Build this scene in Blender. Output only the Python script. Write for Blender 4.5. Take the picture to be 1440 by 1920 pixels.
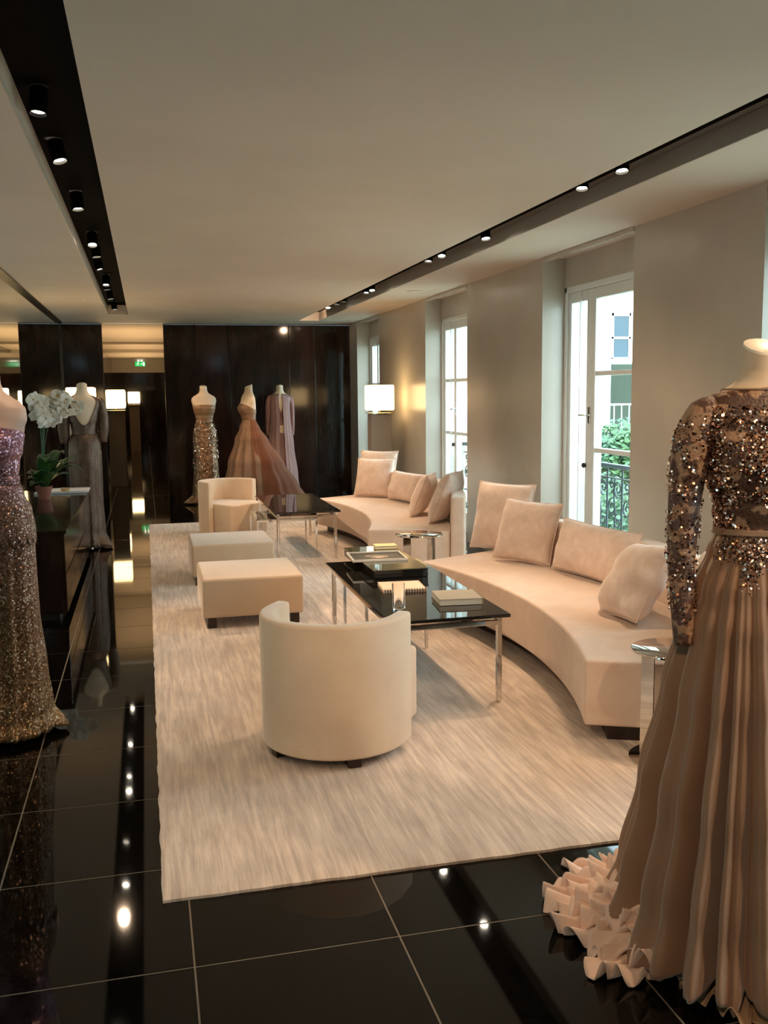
import bpy, bmesh, math, random
from mathutils import Vector, Matrix, noise, Euler
random.seed(7)
PI = math.pi
for o in list(bpy.data.objects):
    bpy.data.objects.remove(o, do_unlink=True)
S = bpy.context.scene
COL = S.collection

# ---------------------------------------------------------------- camera
H = 1.6
YAW, PITCH, ROLL, FPX = 0.242339, 0.1241935, 0.010614, 1791.08
cam = bpy.data.cameras.new('camera')
cam_o = bpy.data.objects.new('camera', cam)
COL.objects.link(cam_o)
fwd = Vector((math.sin(YAW) * math.cos(PITCH), math.cos(YAW) * math.cos(PITCH), -math.sin(PITCH)))
r0 = Vector((math.cos(YAW), -math.sin(YAW), 0))
d0 = fwd.cross(r0)
rt = math.cos(ROLL) * r0 + math.sin(ROLL) * d0
dn = -math.sin(ROLL) * r0 + math.cos(ROLL) * d0
R = Matrix((rt, -dn, -fwd)).transposed()
cam_o.matrix_world = Matrix.Translation((0, 0, H)) @ R.to_4x4()
cam.sensor_fit = 'VERTICAL'
cam.sensor_height = 24.0
cam.lens = FPX / 1920 * 24.0
cam.clip_start = 0.05
S.camera = cam_o

# ---------------------------------------------------------------- sky, exposure
world = bpy.data.worlds.new('world')
S.world = world
world.use_nodes = True
bg = world.node_tree.nodes['Background']
bg.inputs[0].default_value = (0.66, 0.885, 1.0, 1)
bg.inputs[1].default_value = 6.0
S.view_settings.view_transform = 'Standard'
S.view_settings.look = 'None'
S.view_settings.gamma = 1
S.view_settings.use_curve_mapping = False
S.view_settings.exposure = 0.95

SPOT_W = 56.0
WARM = (1.0, 0.68, 0.43)

# ---------------------------------------------------------------- helpers
def link(o, parent=None):
    COL.objects.link(o)
    if parent is not None:
        o.parent = parent
    return o

def tag(o, label=None, cat=None, group=None, kind=None):
    if label: o['label'] = label
    if cat: o['category'] = cat
    if group: o['group'] = group
    if kind: o['kind'] = kind
    return o

def thing(name, label, cat, loc=(0, 0, 0), rz=0.0, group=None):
    o = bpy.data.objects.new(name, None)
    link(o)
    o.empty_display_size = 0.1
    o.location = loc
    o.rotation_euler = (0, 0, rz)
    return tag(o, label, cat, group)

def copy_tree(o, parent=None):
    c = o.copy()
    link(c)
    c.parent = parent
    for ch in list(o.children):
        copy_tree(ch, c)
    return c

class MB:
    """collects shapes, links them as one mesh object"""
    def __init__(s):
        s.v = []; s.f = []; s.mi = []
    def add(s, v, f, M=None, m=0):
        n = len(s.v)
        s.v += [tuple((M @ Vector(p))) if M is not None else tuple(p) for p in v]
        s.f += [tuple(i + n for i in q) for q in f]
        s.mi += [m] * len(f)
        return s
    def bm(s, b, M=None, m=0):
        b.verts.ensure_lookup_table()
        b.verts.index_update()
        s.add([v.co.copy() for v in b.verts], [[v.index for v in f.verts] for f in b.faces], M, m)
        b.free()
        return s
    def box(s, x0, x1, y0, y1, z0, z1, bev=0.0, seg=2, M=None, m=0):
        b = bmesh.new()
        bmesh.ops.create_cube(b, size=1)
        for v in b.verts:
            v.co = Vector(((x0 + x1) / 2 + v.co.x * (x1 - x0), (y0 + y1) / 2 + v.co.y * (y1 - y0), (z0 + z1) / 2 + v.co.z * (z1 - z0)))
        if bev > 0:
            bmesh.ops.bevel(b, geom=b.edges[:], offset=bev, segments=seg, profile=0.5, affect='EDGES')
        return s.bm(b, M, m)
    def prism(s, poly, z0, z1, bev=0.0, seg=3, M=None, m=0):
        b = bmesh.new()
        vs = [b.verts.new((p[0], p[1], z0)) for p in poly]
        f = b.faces.new(vs)
        r = bmesh.ops.extrude_face_region(b, geom=[f])
        for g in r['geom']:
            if isinstance(g, bmesh.types.BMVert):
                g.co.z = z1
        bmesh.ops.recalc_face_normals(b, faces=b.faces[:])
        if bev > 0:
            ed = [e for e in b.edges if len(e.link_faces) == 2 and e.calc_face_angle(0) > 0.7]
            bmesh.ops.bevel(b, geom=ed, offset=bev, segments=seg, profile=0.5, affect='EDGES')
        return s.bm(b, M, m)
    def lathe(s, prof, n=32, M=None, m=0, cap=True):
        v = []; f = []
        for (r, z) in prof:
            for k in range(n):
                a = 2 * PI * k / n
                v.append((r * math.cos(a), r * math.sin(a), z))
        for i in range(len(prof) - 1):
            for k in range(n):
                f.append((i * n + k, i * n + (k + 1) % n, (i + 1) * n + (k + 1) % n, (i + 1) * n + k))
        if cap:
            f.append(tuple(range(n))[::-1])
            f.append(tuple((len(prof) - 1) * n + k for k in range(n)))
        return s.add(v, f, M, m)
    def tube(s, pts, r, n=8, M=None, m=0):
        pts = [Vector(p) for p in pts]
        rs = r if isinstance(r, (list, tuple)) else [r] * len(pts)
        v = []; f = []
        up = None
        for i, p in enumerate(pts):
            t = (pts[min(i + 1, len(pts) - 1)] - pts[max(i - 1, 0)]).normalized()
            if up is None:
                up = Vector((0, 0, 1)) if abs(t.z) < 0.9 else Vector((1, 0, 0))
            a = t.cross(up)
            a.normalize()
            bb = a.cross(t).normalized()
            up = bb
            for k in range(n):
                q = 2 * PI * k / n
                v.append(p + (a * math.cos(q) + bb * math.sin(q)) * rs[i])
        for i in range(len(pts) - 1):
            for k in range(n):
                f.append((i * n + k, i * n + (k + 1) % n, (i + 1) * n + (k + 1) % n, (i + 1) * n + k))
        f.append(tuple(range(n))[::-1])
        f.append(tuple((len(pts) - 1) * n + k for k in range(n)))
        return s.add(v, f, M, m)
    def loft(s, fn, zs, n=48, M=None, m=0, cap0=False, cap1=False, a0=0.0, a1=2 * PI, solid=False):
        """fn(z, a) -> point; closed ring when a0..a1 is a full turn"""
        full = abs((a1 - a0) - 2 * PI) < 1e-6
        nn = n if full else n + 1
        v = []; f = []
        for z in zs:
            for k in range(nn):
                a = a0 + (a1 - a0) * k / n
                v.append(fn(z, a))
        for i in range(len(zs) - 1):
            for k in range(n):
                k2 = (k + 1) % nn
                f.append((i * nn + k, i * nn + k2, (i + 1) * nn + k2, (i + 1) * nn + k))
        if full and cap0: f.append(tuple(range(nn))[::-1])
        if full and cap1: f.append(tuple((len(zs) - 1) * nn + k for k in range(nn)))
        return s.add(v, f, M, m)
    def grid(s, fn, nu, nv, M=None, m=0):
        v = []; f = []
        for j in range(nv + 1):
            for i in range(nu + 1):
                v.append(fn(i / nu, j / nv))
        for j in range(nv):
            for i in range(nu):
                a = j * (nu + 1) + i
                f.append((a, a + 1, a + nu + 2, a + nu + 1))
        return s.add(v, f, M, m)
    def mesh(s, name, mats, smooth=True, angle=40, recalc=True):
        me = bpy.data.meshes.new(name)
        me.from_pydata([tuple(p) for p in s.v], [], s.f)
        me.update()
        if recalc:
            b = bmesh.new(); b.from_mesh(me)
            bmesh.ops.recalc_face_normals(b, faces=b.faces[:])
            b.to_mesh(me); b.free()
        for mt in (mats if isinstance(mats, (list, tuple)) else [mats]):
            me.materials.append(mt)
        if any(s.mi):
            me.polygons.foreach_set('material_index', s.mi)
        if smooth:
            me.shade_smooth()
            if angle: me.set_sharp_from_angle(angle=math.radians(angle))
        return me
    def build(s, name, mats, parent=None, smooth=True, angle=40, thick=0.0, recalc=True, sub=0):
        o = bpy.data.objects.new(name, s.mesh(name, mats, smooth, angle, recalc))
        link(o, parent)
        if thick:
            md = o.modifiers.new('thickness', 'SOLIDIFY'); md.thickness = thick; md.offset = 0
        if sub:
            md = o.modifiers.new('smooth', 'SUBSURF'); md.levels = sub; md.render_levels = sub
        return o

def T(x=0, y=0, z=0): return Matrix.Translation((x, y, z))
def RX(a): return Matrix.Rotation(a, 4, 'X')
def RY(a): return Matrix.Rotation(a, 4, 'Y')
def RZ(a): return Matrix.Rotation(a, 4, 'Z')

# ---------------------------------------------------------------- materials
def mat(name, color, rough=0.5, metal=0.0, spec=0.5, **kw):
    m = bpy.data.materials.new(name)
    m.use_nodes = True
    p = m.node_tree.nodes['Principled BSDF']
    p.inputs['Base Color'].default_value = (*color, 1)
    p.inputs['Roughness'].default_value = rough
    p.inputs['Metallic'].default_value = metal
    p.inputs['Specular IOR Level'].default_value = spec
    for k, v in kw.items():
        p.inputs[k.replace('_', ' ')].default_value = v
    return m

def nd(m, t, **kw):
    n = m.node_tree.nodes.new(t)
    for k, v in kw.items():
        if hasattr(n, k): setattr(n, k, v)
    return n

def coords(m, scale=(1, 1, 1), kind='Object'):
    tc = nd(m, 'ShaderNodeTexCoord'); mp = nd(m, 'ShaderNodeMapping')
    mp.inputs['Scale'].default_value = scale
    m.node_tree.links.new(tc.outputs[kind], mp.inputs['Vector'])
    return mp.outputs['Vector']

def noise_tex(m, vec, scale, detail=3, rough=0.5, dist=0.0):
    n = nd(m, 'ShaderNodeTexNoise')
    n.inputs['Scale'].default_value = scale
    n.inputs['Detail'].default_value = detail
    n.inputs['Roughness'].default_value = rough
    n.inputs['Distortion'].default_value = dist
    m.node_tree.links.new(vec, n.inputs['Vector'])
    return n.outputs['Fac']

def ramp(m, fac, stops):
    r = nd(m, 'ShaderNodeValToRGB')
    e = r.color_ramp.elements
    while len(e) < len(stops): e.new(0.5)
    for i, (p, c) in enumerate(stops):
        e[i].position = p; e[i].color = (*c, 1)
    m.node_tree.links.new(fac, r.inputs['Fac'])
    return r.outputs['Color']

def bump(m, fac, strength, dist=0.01):
    b = nd(m, 'ShaderNodeBump')
    b.inputs['Strength'].default_value = strength
    b.inputs['Distance'].default_value = dist
    m.node_tree.links.new(fac, b.inputs['Height'])
    m.node_tree.links.new(b.outputs['Normal'], m.node_tree.nodes['Principled BSDF'].inputs['Normal'])

def setc(m, col, inp='Base Color'):
    m.node_tree.links.new(col, m.node_tree.nodes['Principled BSDF'].inputs[inp])

def variegated(name, c0, c1, scale, rough, vscale=(1, 1, 1), bmp=0.0, bscale=None, detail=3, lo=0.35, hi=0.65, **kw):
    m = mat(name, c0, rough, **kw)
    v = coords(m, vscale)
    f = noise_tex(m, v, scale, detail)
    setc(m, ramp(m, f, [(lo, c0), (hi, c1)]))
    if bmp:
        f2 = noise_tex(m, v, bscale or scale * 4, 3)
        bump(m, f2, bmp, 0.004)
    return m

def velvet(name, c0, c1, scale=6.0):
    m = mat(name, c0, 0.85, spec=0.2)
    p = m.node_tree.nodes['Principled BSDF']
    p.inputs['Sheen Weight'].default_value = 0.6
    p.inputs['Sheen Roughness'].default_value = 0.45
    p.inputs['Sheen Tint'].default_value = (1, 0.95, 0.9, 1)
    v = coords(m)
    f = noise_tex(m, v, scale, 4, 0.6, 0.6)
    setc(m, ramp(m, f, [(0.3, c0), (0.7, c1)]))
    f2 = noise_tex(m, v, 130, 2)
    bump(m, f2, 0.35, 0.003)
    return m

def sequined(name, c0, c1, scale=260.0, metal=0.75, rough=0.28, tilt=0.55, patch=8.0, stretch=(1, 1, 1)):
    """fabric covered in tiny sequins: every voronoi cell tips its own way"""
    m = mat(name, c0, rough, metal)
    nt = m.node_tree
    v = coords(m)
    vo = nd(m, 'ShaderNodeTexVoronoi'); vo.inputs['Scale'].default_value = scale
    nt.links.new(v, vo.inputs['Vector'])
    v2 = coords(m, stretch)
    f = noise_tex(m, v2, patch, 3)
    setc(m, ramp(m, f, [(0.35, c0), (0.65, c1)]))
    geo = nd(m, 'ShaderNodeNewGeometry')
    sub = nd(m, 'ShaderNodeVectorMath', operation='SUBTRACT'); sub.inputs[1].default_value = (0.5, 0.5, 0.5)
    nt.links.new(vo.outputs['Color'], sub.inputs[0])
    mul = nd(m, 'ShaderNodeVectorMath', operation='SCALE'); mul.inputs['Scale'].default_value = tilt
    nt.links.new(sub.outputs[0], mul.inputs[0])
    add = nd(m, 'ShaderNodeVectorMath', operation='ADD')
    nt.links.new(geo.outputs['Normal'], add.inputs[0]); nt.links.new(mul.outputs[0], add.inputs[1])
    nor = nd(m, 'ShaderNodeVectorMath', operation='NORMALIZE')
    nt.links.new(add.outputs[0], nor.inputs[0])
    nt.links.new(nor.outputs[0], nt.nodes['Principled BSDF'].inputs['Normal'])
    return m

def glass(name, tint=(1, 1, 1), refl=0.08, rough=0.0):
    m = bpy.data.materials.new(name); m.use_nodes = True
    nt = m.node_tree; nt.nodes.clear()
    out = nt.nodes.new('ShaderNodeOutputMaterial'); mix = nt.nodes.new('ShaderNodeMixShader')
    tr = nt.nodes.new('ShaderNodeBsdfTransparent'); gl = nt.nodes.new('ShaderNodeBsdfGlossy')
    fc = nt.nodes.new('ShaderNodeLayerWeight'); fc.inputs[0].default_value = 0.5
    pw = nt.nodes.new('ShaderNodeMath'); pw.operation = 'POWER'; pw.inputs[1].default_value = 5.0
    lw = nt.nodes.new('ShaderNodeMath'); lw.operation = 'MULTIPLY_ADD'; lw.inputs[1].default_value = 0.9; lw.inputs[2].default_value = 0.04
    nt.links.new(fc.outputs['Facing'], pw.inputs[0]); nt.links.new(pw.outputs[0], lw.inputs[0])
    tr.inputs[0].default_value = (*tint, 1); gl.inputs['Roughness'].default_value = rough
    nt.links.new(lw.outputs[0], mix.inputs[0]); nt.links.new(tr.outputs[0], mix.inputs[1]); nt.links.new(gl.outputs[0], mix.inputs[2])
    nt.links.new(mix.outputs[0], out.inputs[0])
    return m

def emit(name, color, strength):
    m = bpy.data.materials.new(name); m.use_nodes = True
    nt = m.node_tree; nt.nodes.clear()
    out = nt.nodes.new('ShaderNodeOutputMaterial'); e = nt.nodes.new('ShaderNodeEmission')
    e.inputs[0].default_value = (*color, 1); e.inputs[1].default_value = strength
    nt.links.new(e.outputs[0], out.inputs[0])
    return m

M_ceil = variegated('ceiling_plaster', (0.68, 0.575, 0.485), (0.72, 0.61, 0.515), 1.2, 0.7, bmp=0.05, bscale=60)
M_wall = variegated('wall_paper', (0.50, 0.445, 0.375), (0.54, 0.485, 0.41), 2.0, 0.27, bmp=0.05, bscale=220, spec=0.45)
M_lacq = variegated('dark_lacquered_wood', (0.010, 0.006, 0.005), (0.024, 0.012, 0.009), 3.0, 0.09, vscale=(3, 3, 0.4), spec=0.4)
M_lacq2 = variegated('dark_reddish_lacquered_wood', (0.014, 0.007, 0.006), (0.034, 0.014, 0.010), 3.0, 0.10, vscale=(3, 3, 0.4), spec=0.4)
M_tile = variegated('black_polished_stone', (0.0016, 0.0014, 0.0013), (0.004, 0.0036, 0.003), 40, 0.035, spec=0.26)
M_grout = mat('pale_grout', (0.17, 0.14, 0.105), 0.7)
M_mirror = mat('wall_mirror', (0.80, 0.86, 0.80), 0.01, 1.0)
M_slotblack = mat('matt_black_slot_lining', (0.004, 0.004, 0.004), 0.9, spec=0.1)
M_black = mat('black_painted_metal', (0.012, 0.011, 0.010), 0.4)
M_slotmetal = mat('satin_slot_plate', (0.52, 0.45, 0.38), 0.4)
M_chrome = mat('polished_chrome', (0.75, 0.73, 0.70), 0.06, 1.0)
M_steel = mat('mirror_steel', (0.62, 0.60, 0.57), 0.04, 1.0)
M_white = mat('white_window_paint', (0.78, 0.80, 0.78), 0.35)
M_sofa = velvet('cream_velvet', (0.64, 0.475, 0.365), (0.73, 0.565, 0.445))
M_cush = velvet('cushion_velvet', (0.64, 0.49, 0.40), (0.80, 0.64, 0.54), 9)
M_chair = velvet('chair_velvet', (0.66, 0.51, 0.37), (0.74, 0.59, 0.43), 3)
M_ott = velvet('ottoman_fabric', (0.58, 0.425, 0.29), (0.64, 0.48, 0.335), 3)
M_dwood = mat('dark_wood_plinth', (0.022, 0.009, 0.006), 0.35)
M_dglass = mat('smoked_black_glass', (0.012, 0.011, 0.010), 0.015, spec=0.9)
M_cglass = glass('clear_glass', (0.93, 0.97, 0.95))
M_wglass = glass('window_glass', (0.97, 0.99, 0.98))
M_form = variegated('linen_dress_form', (0.66, 0.52, 0.36), (0.72, 0.58, 0.42), 6, 0.6, bmp=0.05, bscale=300)
M_formpink = mat('pale_pink_dress_form', (0.50, 0.36, 0.29), 0.5)
M_formcap = mat('cream_neck_cap', (0.85, 0.78, 0.62), 0.4)
M_shade = emit('lit_lamp_shade', (1.0, 0.66, 0.30), 4.5)
M_brass = mat('aged_brass', (0.55, 0.40, 0.18), 0.25, 1.0)
M_taupe = mat('taupe_leather', (0.34, 0.28, 0.23), 0.5)
M_leaf = variegated('dark_leaf', (0.012, 0.05, 0.010), (0.03, 0.10, 0.02), 20, 0.35)
M_petal = mat('white_petal', (0.80, 0.76, 0.66), 0.5)
M_yellow = mat('orchid_heart', (0.55, 0.33, 0.06), 0.6)
M_lens = emit('lit_spot_lens', (1.0, 0.86, 0.66), 60.0)
M_lensdim = emit('dim_spot_lens', (1.0, 0.86, 0.66), 5.0)

# rug: abrash of streaks running along the room
M_rug = mat('streaked_silk_rug', (0.5, 0.4, 0.3), 0.8, spec=0.25)
_v = coords(M_rug, (42, 2.6, 1)); _f1 = noise_tex(M_rug, _v, 1.0, 4, 0.6, 0.4)
_vb = coords(M_rug, (10, 3.2, 1)); _f2 = noise_tex(M_rug, _vb, 1.0, 4, 0.65)
_vc = coords(M_rug, (0.35, 0.9, 1)); _f3 = noise_tex(M_rug, _vc, 1.6, 3)
_c1 = ramp(M_rug, _f1, [(0.36, (0.53, 0.44, 0.37)), (0.64, (0.80, 0.69, 0.59))])
_c2 = ramp(M_rug, _f2, [(0.35, (0.82, 0.80, 0.78)), (0.65, (1.0, 0.99, 0.97))])
_c3 = ramp(M_rug, _f3, [(0.40, (0.86, 0.83, 0.80)), (0.60, (1.0, 0.98, 0.96))])  # broad patchy tone: shadow bands across the rug put into its colour
_m1 = nd(M_rug, 'ShaderNodeMix'); _m1.data_type = 'RGBA'; _m1.blend_type = 'MULTIPLY'; _m1.inputs[0].default_value = 1
_m2 = nd(M_rug, 'ShaderNodeMix'); _m2.data_type = 'RGBA'; _m2.blend_type = 'MULTIPLY'; _m2.inputs[0].default_value = 1
M_rug.node_tree.links.new(_c1, _m1.inputs[6]); M_rug.node_tree.links.new(_c2, _m1.inputs[7])
M_rug.node_tree.links.new(_m1.outputs[2], _m2.inputs[6]); M_rug.node_tree.links.new(_c3, _m2.inputs[7])
setc(M_rug, _m2.outputs[2])
M_rug.node_tree.nodes['Principled BSDF'].inputs['Sheen Weight'].default_value = 0.4
bump(M_rug, _f1, 0.5, 0.01)

# ================================================================ STRUCTURE
XL, XR, XW = -1.22, 3.31, 3.53        # mirror wall, pier face, window plane
YB, YF, YE = 15.63, -4.0, 31.0        # back wall, wall behind the camera, end of the far lobby
ZC = 2.714
OX0, OX1 = -0.61, 0.32                # opening in the back wall
LS0, LS1, RS0, RS1 = -0.455, -0.18, 2.345, 2.66
LSE, RSE = 13.98, 14.80
REC = [(-0.4, 1.1), (3.15, 4.68), (6.13, 7.70), (9.67, 11.22), (13.58, 15.06)]

# floor: a bed of grout carrying polished tiles
floor = MB().box(XL - 0.1, XW + 0.4, YF, YE + 0.2, -0.1, -0.0012).build('floor', M_grout, smooth=False)
tag(floor, kind='structure')
P = 0.5972
gx0, gy0 = 0.0725, 2.571
cache = {}
cols = [(max(XL, gx0 + i * P), min(XW + 0.02, gx0 + (i + 1) * P)) for i in range(-4, 7)]
cols = [c for c in cols if c[1] - c[0] > 0.03]
rows = [(gy0 + j * P, gy0 + (j + 1) * P) for j in range(-4, 22)]
rows[-1] = (rows[-1][0], YB)
def tile_mesh(w, d):
    k = (round(w, 3), round(d, 3))
    if k not in cache:
        cache[k] = MB().box(0.0028, w - 0.0028, 0.0028, d - 0.0028, -0.02, 0.0, 0.0006, 1).mesh('floor_tile', M_tile, smooth=False)
    return cache[k]
for (a, b) in cols:
    for (c, d) in rows:
        if a > 0.1 and b < 2.9 and c > 3.1 and d < 11.9:
            continue                      # wholly under the rug
        o = bpy.data.objects.new('floor_tile', tile_mesh(b - a, d - c))
        link(o, floor); o.location = (a, c, 0)
for j in range(0, 13):                    # the lobby beyond the opening
    for i in (-2, -1, 0, 1):
        a, b = gx0 + i * P, gx0 + (i + 1) * P
        c = YB + 0.02 + j * 1.18
        o = bpy.data.objects.new('floor_tile', tile_mesh(P, 1.18)); link(o, floor); o.location = (a, c, 0)
big = MB().box(XL, XW + 0.02, YF, gy0 - 4 * P, -0.02, 0).build('floor_slab', M_tile, floor, smooth=False)

# ceiling with two lighting slots
c = MB()
t = 0.16
c.box(XL - 0.1, LS0, YF, YB, ZC, ZC + t)
c.box(LS0, LS1, LSE, YB, ZC, ZC + t)
c.box(LS1, RS0, YF, YB, ZC, ZC + t)
c.box(RS0, RS1, RSE, YB, ZC, ZC + t)
c.box(RS1, XW + 0.1, YF, YB, ZC, ZC + t)
ceiling = c.build('ceiling', M_ceil, smooth=False)
tag(ceiling, kind='structure')
MB().box(-1.3, 1.0, YB + 0.06, YE + 0.1, ZC - 0.0, ZC + t).build('lobby_ceiling', M_ceil, ceiling, smooth=False)
lin = MB()
for (a, b, e) in ((LS0, LS1, LSE), (RS0, RS1, RSE)):
    lin.box(a, b, YF, e, ZC + 0.13, ZC + t)          # slot top
lin.box(LS1 - 0.004, LS1, YF, LSE, ZC + 0.001, ZC + 0.14)
lin.box(RS0, RS0 + 0.004, YF, RSE, ZC + 0.001, ZC + 0.14)
lin.build('slot_lining', M_slotblack, ceiling, smooth=False)
sl = MB()
sl.box(LS0, LS0 + 0.006, YF, LSE, ZC + 0.001, ZC + 0.022)
sl.box(RS1 - 0.006, RS1, YF, RSE, ZC + 0.001, ZC + 0.10)
sl.box(RS0, RS1, RSE - 0.006, RSE, ZC + 0.001, ZC + 0.12)
sl.build('slot_edge_plate', M_slotmetal, ceiling, smooth=False)
for (x, y) in ((-0.72, 11.9), (2.95, 10.4)):
    v_ = MB().lathe([(0.10, ZC - 0.004), (0.10, ZC), ], 28)
    v_.lathe([(0.085, ZC - 0.010), (0.092, ZC - 0.003)], 28)
    v_.build('air_vent_disc', M_ceil, ceiling).location = (x, y, 0)

# mirror wall on the left
wl = MB().box(XL - 0.1, XL, YF, YB, 0, ZC).build('wall_left', M_mirror, smooth=False)
tag(wl, kind='structure')
tr_ = MB().box(XL, XL + 0.05, YF, YB, ZC - 0.012, ZC).box(XL, XL + 0.02, YB - 0.03, YB, 0, ZC).build('trim_1', M_black, smooth=False)
tag(tr_, kind='structure')

# right wall: piers, lintels over the recesses
w = MB()
ys = [YF] + [q for r_ in REC for q in r_] + [YB]
for i in range(0, len(ys), 2):
    w.box(XR, XW + 0.35, ys[i], ys[i + 1], -0.0, ZC)
for (a, b) in REC:
    w.box(XW - 0.015, XW + 0.35, a, b, 2.47, ZC)
wr = w.build('wall_right', M_wall, smooth=False)
tag(wr, kind='structure')
for n_, (a, b) in enumerate(REC):
    tb = MB().box(XR - 0.012, XR + 0.035, a, b, ZC - 0.035, ZC - 0.001, 0.003, 1).build('trim_%d' % (n_ + 2), M_wall, smooth=False)
    tag(tb, kind='structure')
# wall behind the camera
wf = MB().box(XL - 0.1, XW + 0.35, YF - 0.1, YF, 0, ZC).build('wall_front', M_wall, smooth=False)
tag(wf, kind='structure')

# back wall of lacquered panels
wb = MB().box(XL - 0.1, OX0, YB + 0.03, YB + 0.12, 0, ZC + t).box(OX1, XW + 0.3, YB + 0.03, YB + 0.12, 0, ZC + t).build('wall_back', M_black, smooth=False)
tag(wb, kind='structure')
seams = [(XL, OX0, 0), (OX1, 0.80, 0), (0.80, 1.33, 1), (1.33, 2.30, 0), (2.30, 2.72, 1), (2.72, XR, 0)]
for (a, b, k) in seams:
    MB().box(a + 0.004, b - 0.004, YB, YB + 0.035, 0.0, ZC - 0.012, 0.003, 1).build('panel', M_lacq2 if k else M_lacq, wb, smooth=False)
# lobby beyond the opening
wlob = MB().box(-1.4, -0.95, YB + 0.12, YE, 0, ZC).box(0.62, 1.0, YB + 0.12, YE, 0, ZC).box(-1.4, 1.0, YE, YE + 0.1, 0, 2.30).build('wall_lobby', M_lacq, smooth=False)
tag(wlob, kind='structure')
wb2 = MB().box(-0.95, 0.62, YE - 0.15, YE, 2.30, ZC).box(-0.95, 0.62, 21.0, 21.05, ZC - 0.05, ZC).box(-0.95, 0.62, 24.5, 24.56, ZC - 0.07, ZC).build('lobby_bulkhead', M_wall, wlob, smooth=False)

# ---------------------------------------------------------------- windows
def window(n_, a, b, narrow=0.38, stile=0.12):
    """a..b along Y; far side (b) carries the narrow leaf"""
    wn = MB()
    x0, x1 = XW, XW + 0.07
    for (ya, yb_, za, zb_) in ((b - 0.05, b, 0, 2.47), (a, a + 0.05, 0, 2.47), (a, b, 2.42, 2.47), (a, b, 0, 0.06)):
        wn.box(x0 - 0.02, x1 + 0.03, ya, yb_, za, zb_, 0.006, 1)
    win = wn.build('window_%d' % n_, M_white, smooth=False)
    tag(win, kind='structure')
    ym = b - narrow - 0.05
    def leaf(y0, y1, s0, s1, bars):
        f = MB()
        f.box(x0, x1, y0, y0 + s0, 0.06, 2.42, 0.005, 1)
        f.box(x0, x1, y1 - s1, y1, 0.06, 2.42, 0.005, 1)
        f.box(x0 + 0.002, x1 - 0.002, y0 + s0, y1 - s1, 2.33, 2.42, 0.004, 1)
        f.box(x0 + 0.002, x1 - 0.002, y0 + s0, y1 - s1, 0.06, 0.22, 0.004, 1)
        for z in bars:
            f.box(x0 + 0.006, x1 - 0.006, y0 + s0, y1 - s1, z - 0.019, z + 0.019, 0.004, 1)
        fo = f.build('window_frame', M_white, win, smooth=False)
        zs = [0.22] + [z for z in bars] + [2.33]
        for i in range(len(zs) - 1):
            MB().box(x0 + 0.03, x0 + 0.036, y0 + s0 - 0.004, y1 - s1 + 0.004, zs[i] + (0.016 if i else -0.003), zs[i + 1] - (0.016 if i < len(zs) - 2 else -0.003)).build('pane', M_wglass, fo, smooth=False)
        return fo
    l1 = leaf(ym, b - 0.05, 0.03, 0.05, [] if stile > 0.06 else [1.118, 1.737])
    l2 = leaf(a + 0.05, ym - 0.004, 0.08, stile, [1.118, 1.737])
    MB().box(x0 - 0.012, x0 + 0.01, ym + 0.13, ym + 0.14, 0.06, 2.42).build('glazing_bar', M_white, win, smooth=False)
    h = MB().box(x0 - 0.012, x0, ym - 0.06, ym - 0.03, 1.33, 1.47, 0.004, 1)
    h.tube([(x0 - 0.01, ym - 0.045, 1.40), (x0 - 0.045, ym - 0.045, 1.40), (x0 - 0.05, ym - 0.02, 1.40), (x0 - 0.05, ym + 0.07, 1.40)], 0.008)
    h.build('window_handle', M_chrome, win)
    MB().lathe([(0.004, 0), (0.02, 0.005), (0.022, 0.02), (0.012, 0.03)], 16, T(x0 - 0.005, ym + 0.01, 0.985) @ RY(-PI / 2)).build('latch_knob', M_black, win)
    return win
for k, (a, b) in enumerate(REC):
    if k == 2: window(k + 1, a, b)
    elif k >= 3: window(k + 1, a, b, 0.42, 0.035)
    else: window(k + 1, a, b)

# ================================================================ FURNITURE
# rug
def rug_fn(u, v):
    x = -0.01 + 3.0 * u; y = 2.94 + 9.15 * v
    if u in (0.0, 1.0): x += 0.006 * noise.noise((y * 9, u * 5, 0))
    if v in (0.0, 1.0): y += 0.006 * noise.noise((x * 9, 3 + v, 0))
    return (x, y, 0.016 if 0 < u < 1 and 0 < v < 1 else 0.010)
rg = MB().grid(rug_fn, 100, 300)
edge = [rug_fn(i / 100, 0) for i in range(101)] + [rug_fn(1, j / 300) for j in range(1, 301)] + [rug_fn(1 - i / 100, 1) for i in range(1, 101)] + [rug_fn(0, 1 - j / 300) for j in range(1, 300)]
ne = len(edge)
rg.add([p for p in edge] + [(p[0], p[1], 0.0005) for p in edge], [(i, (i + 1) % ne, ne + (i + 1) % ne, ne + i) for i in range(ne)])
rug = rg.build('rug', M_rug, angle=60)
tag(rug, 'large cream rug with fine streaks lying on the black tiled floor', 'rug')
RZ0 = 0.016

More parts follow.
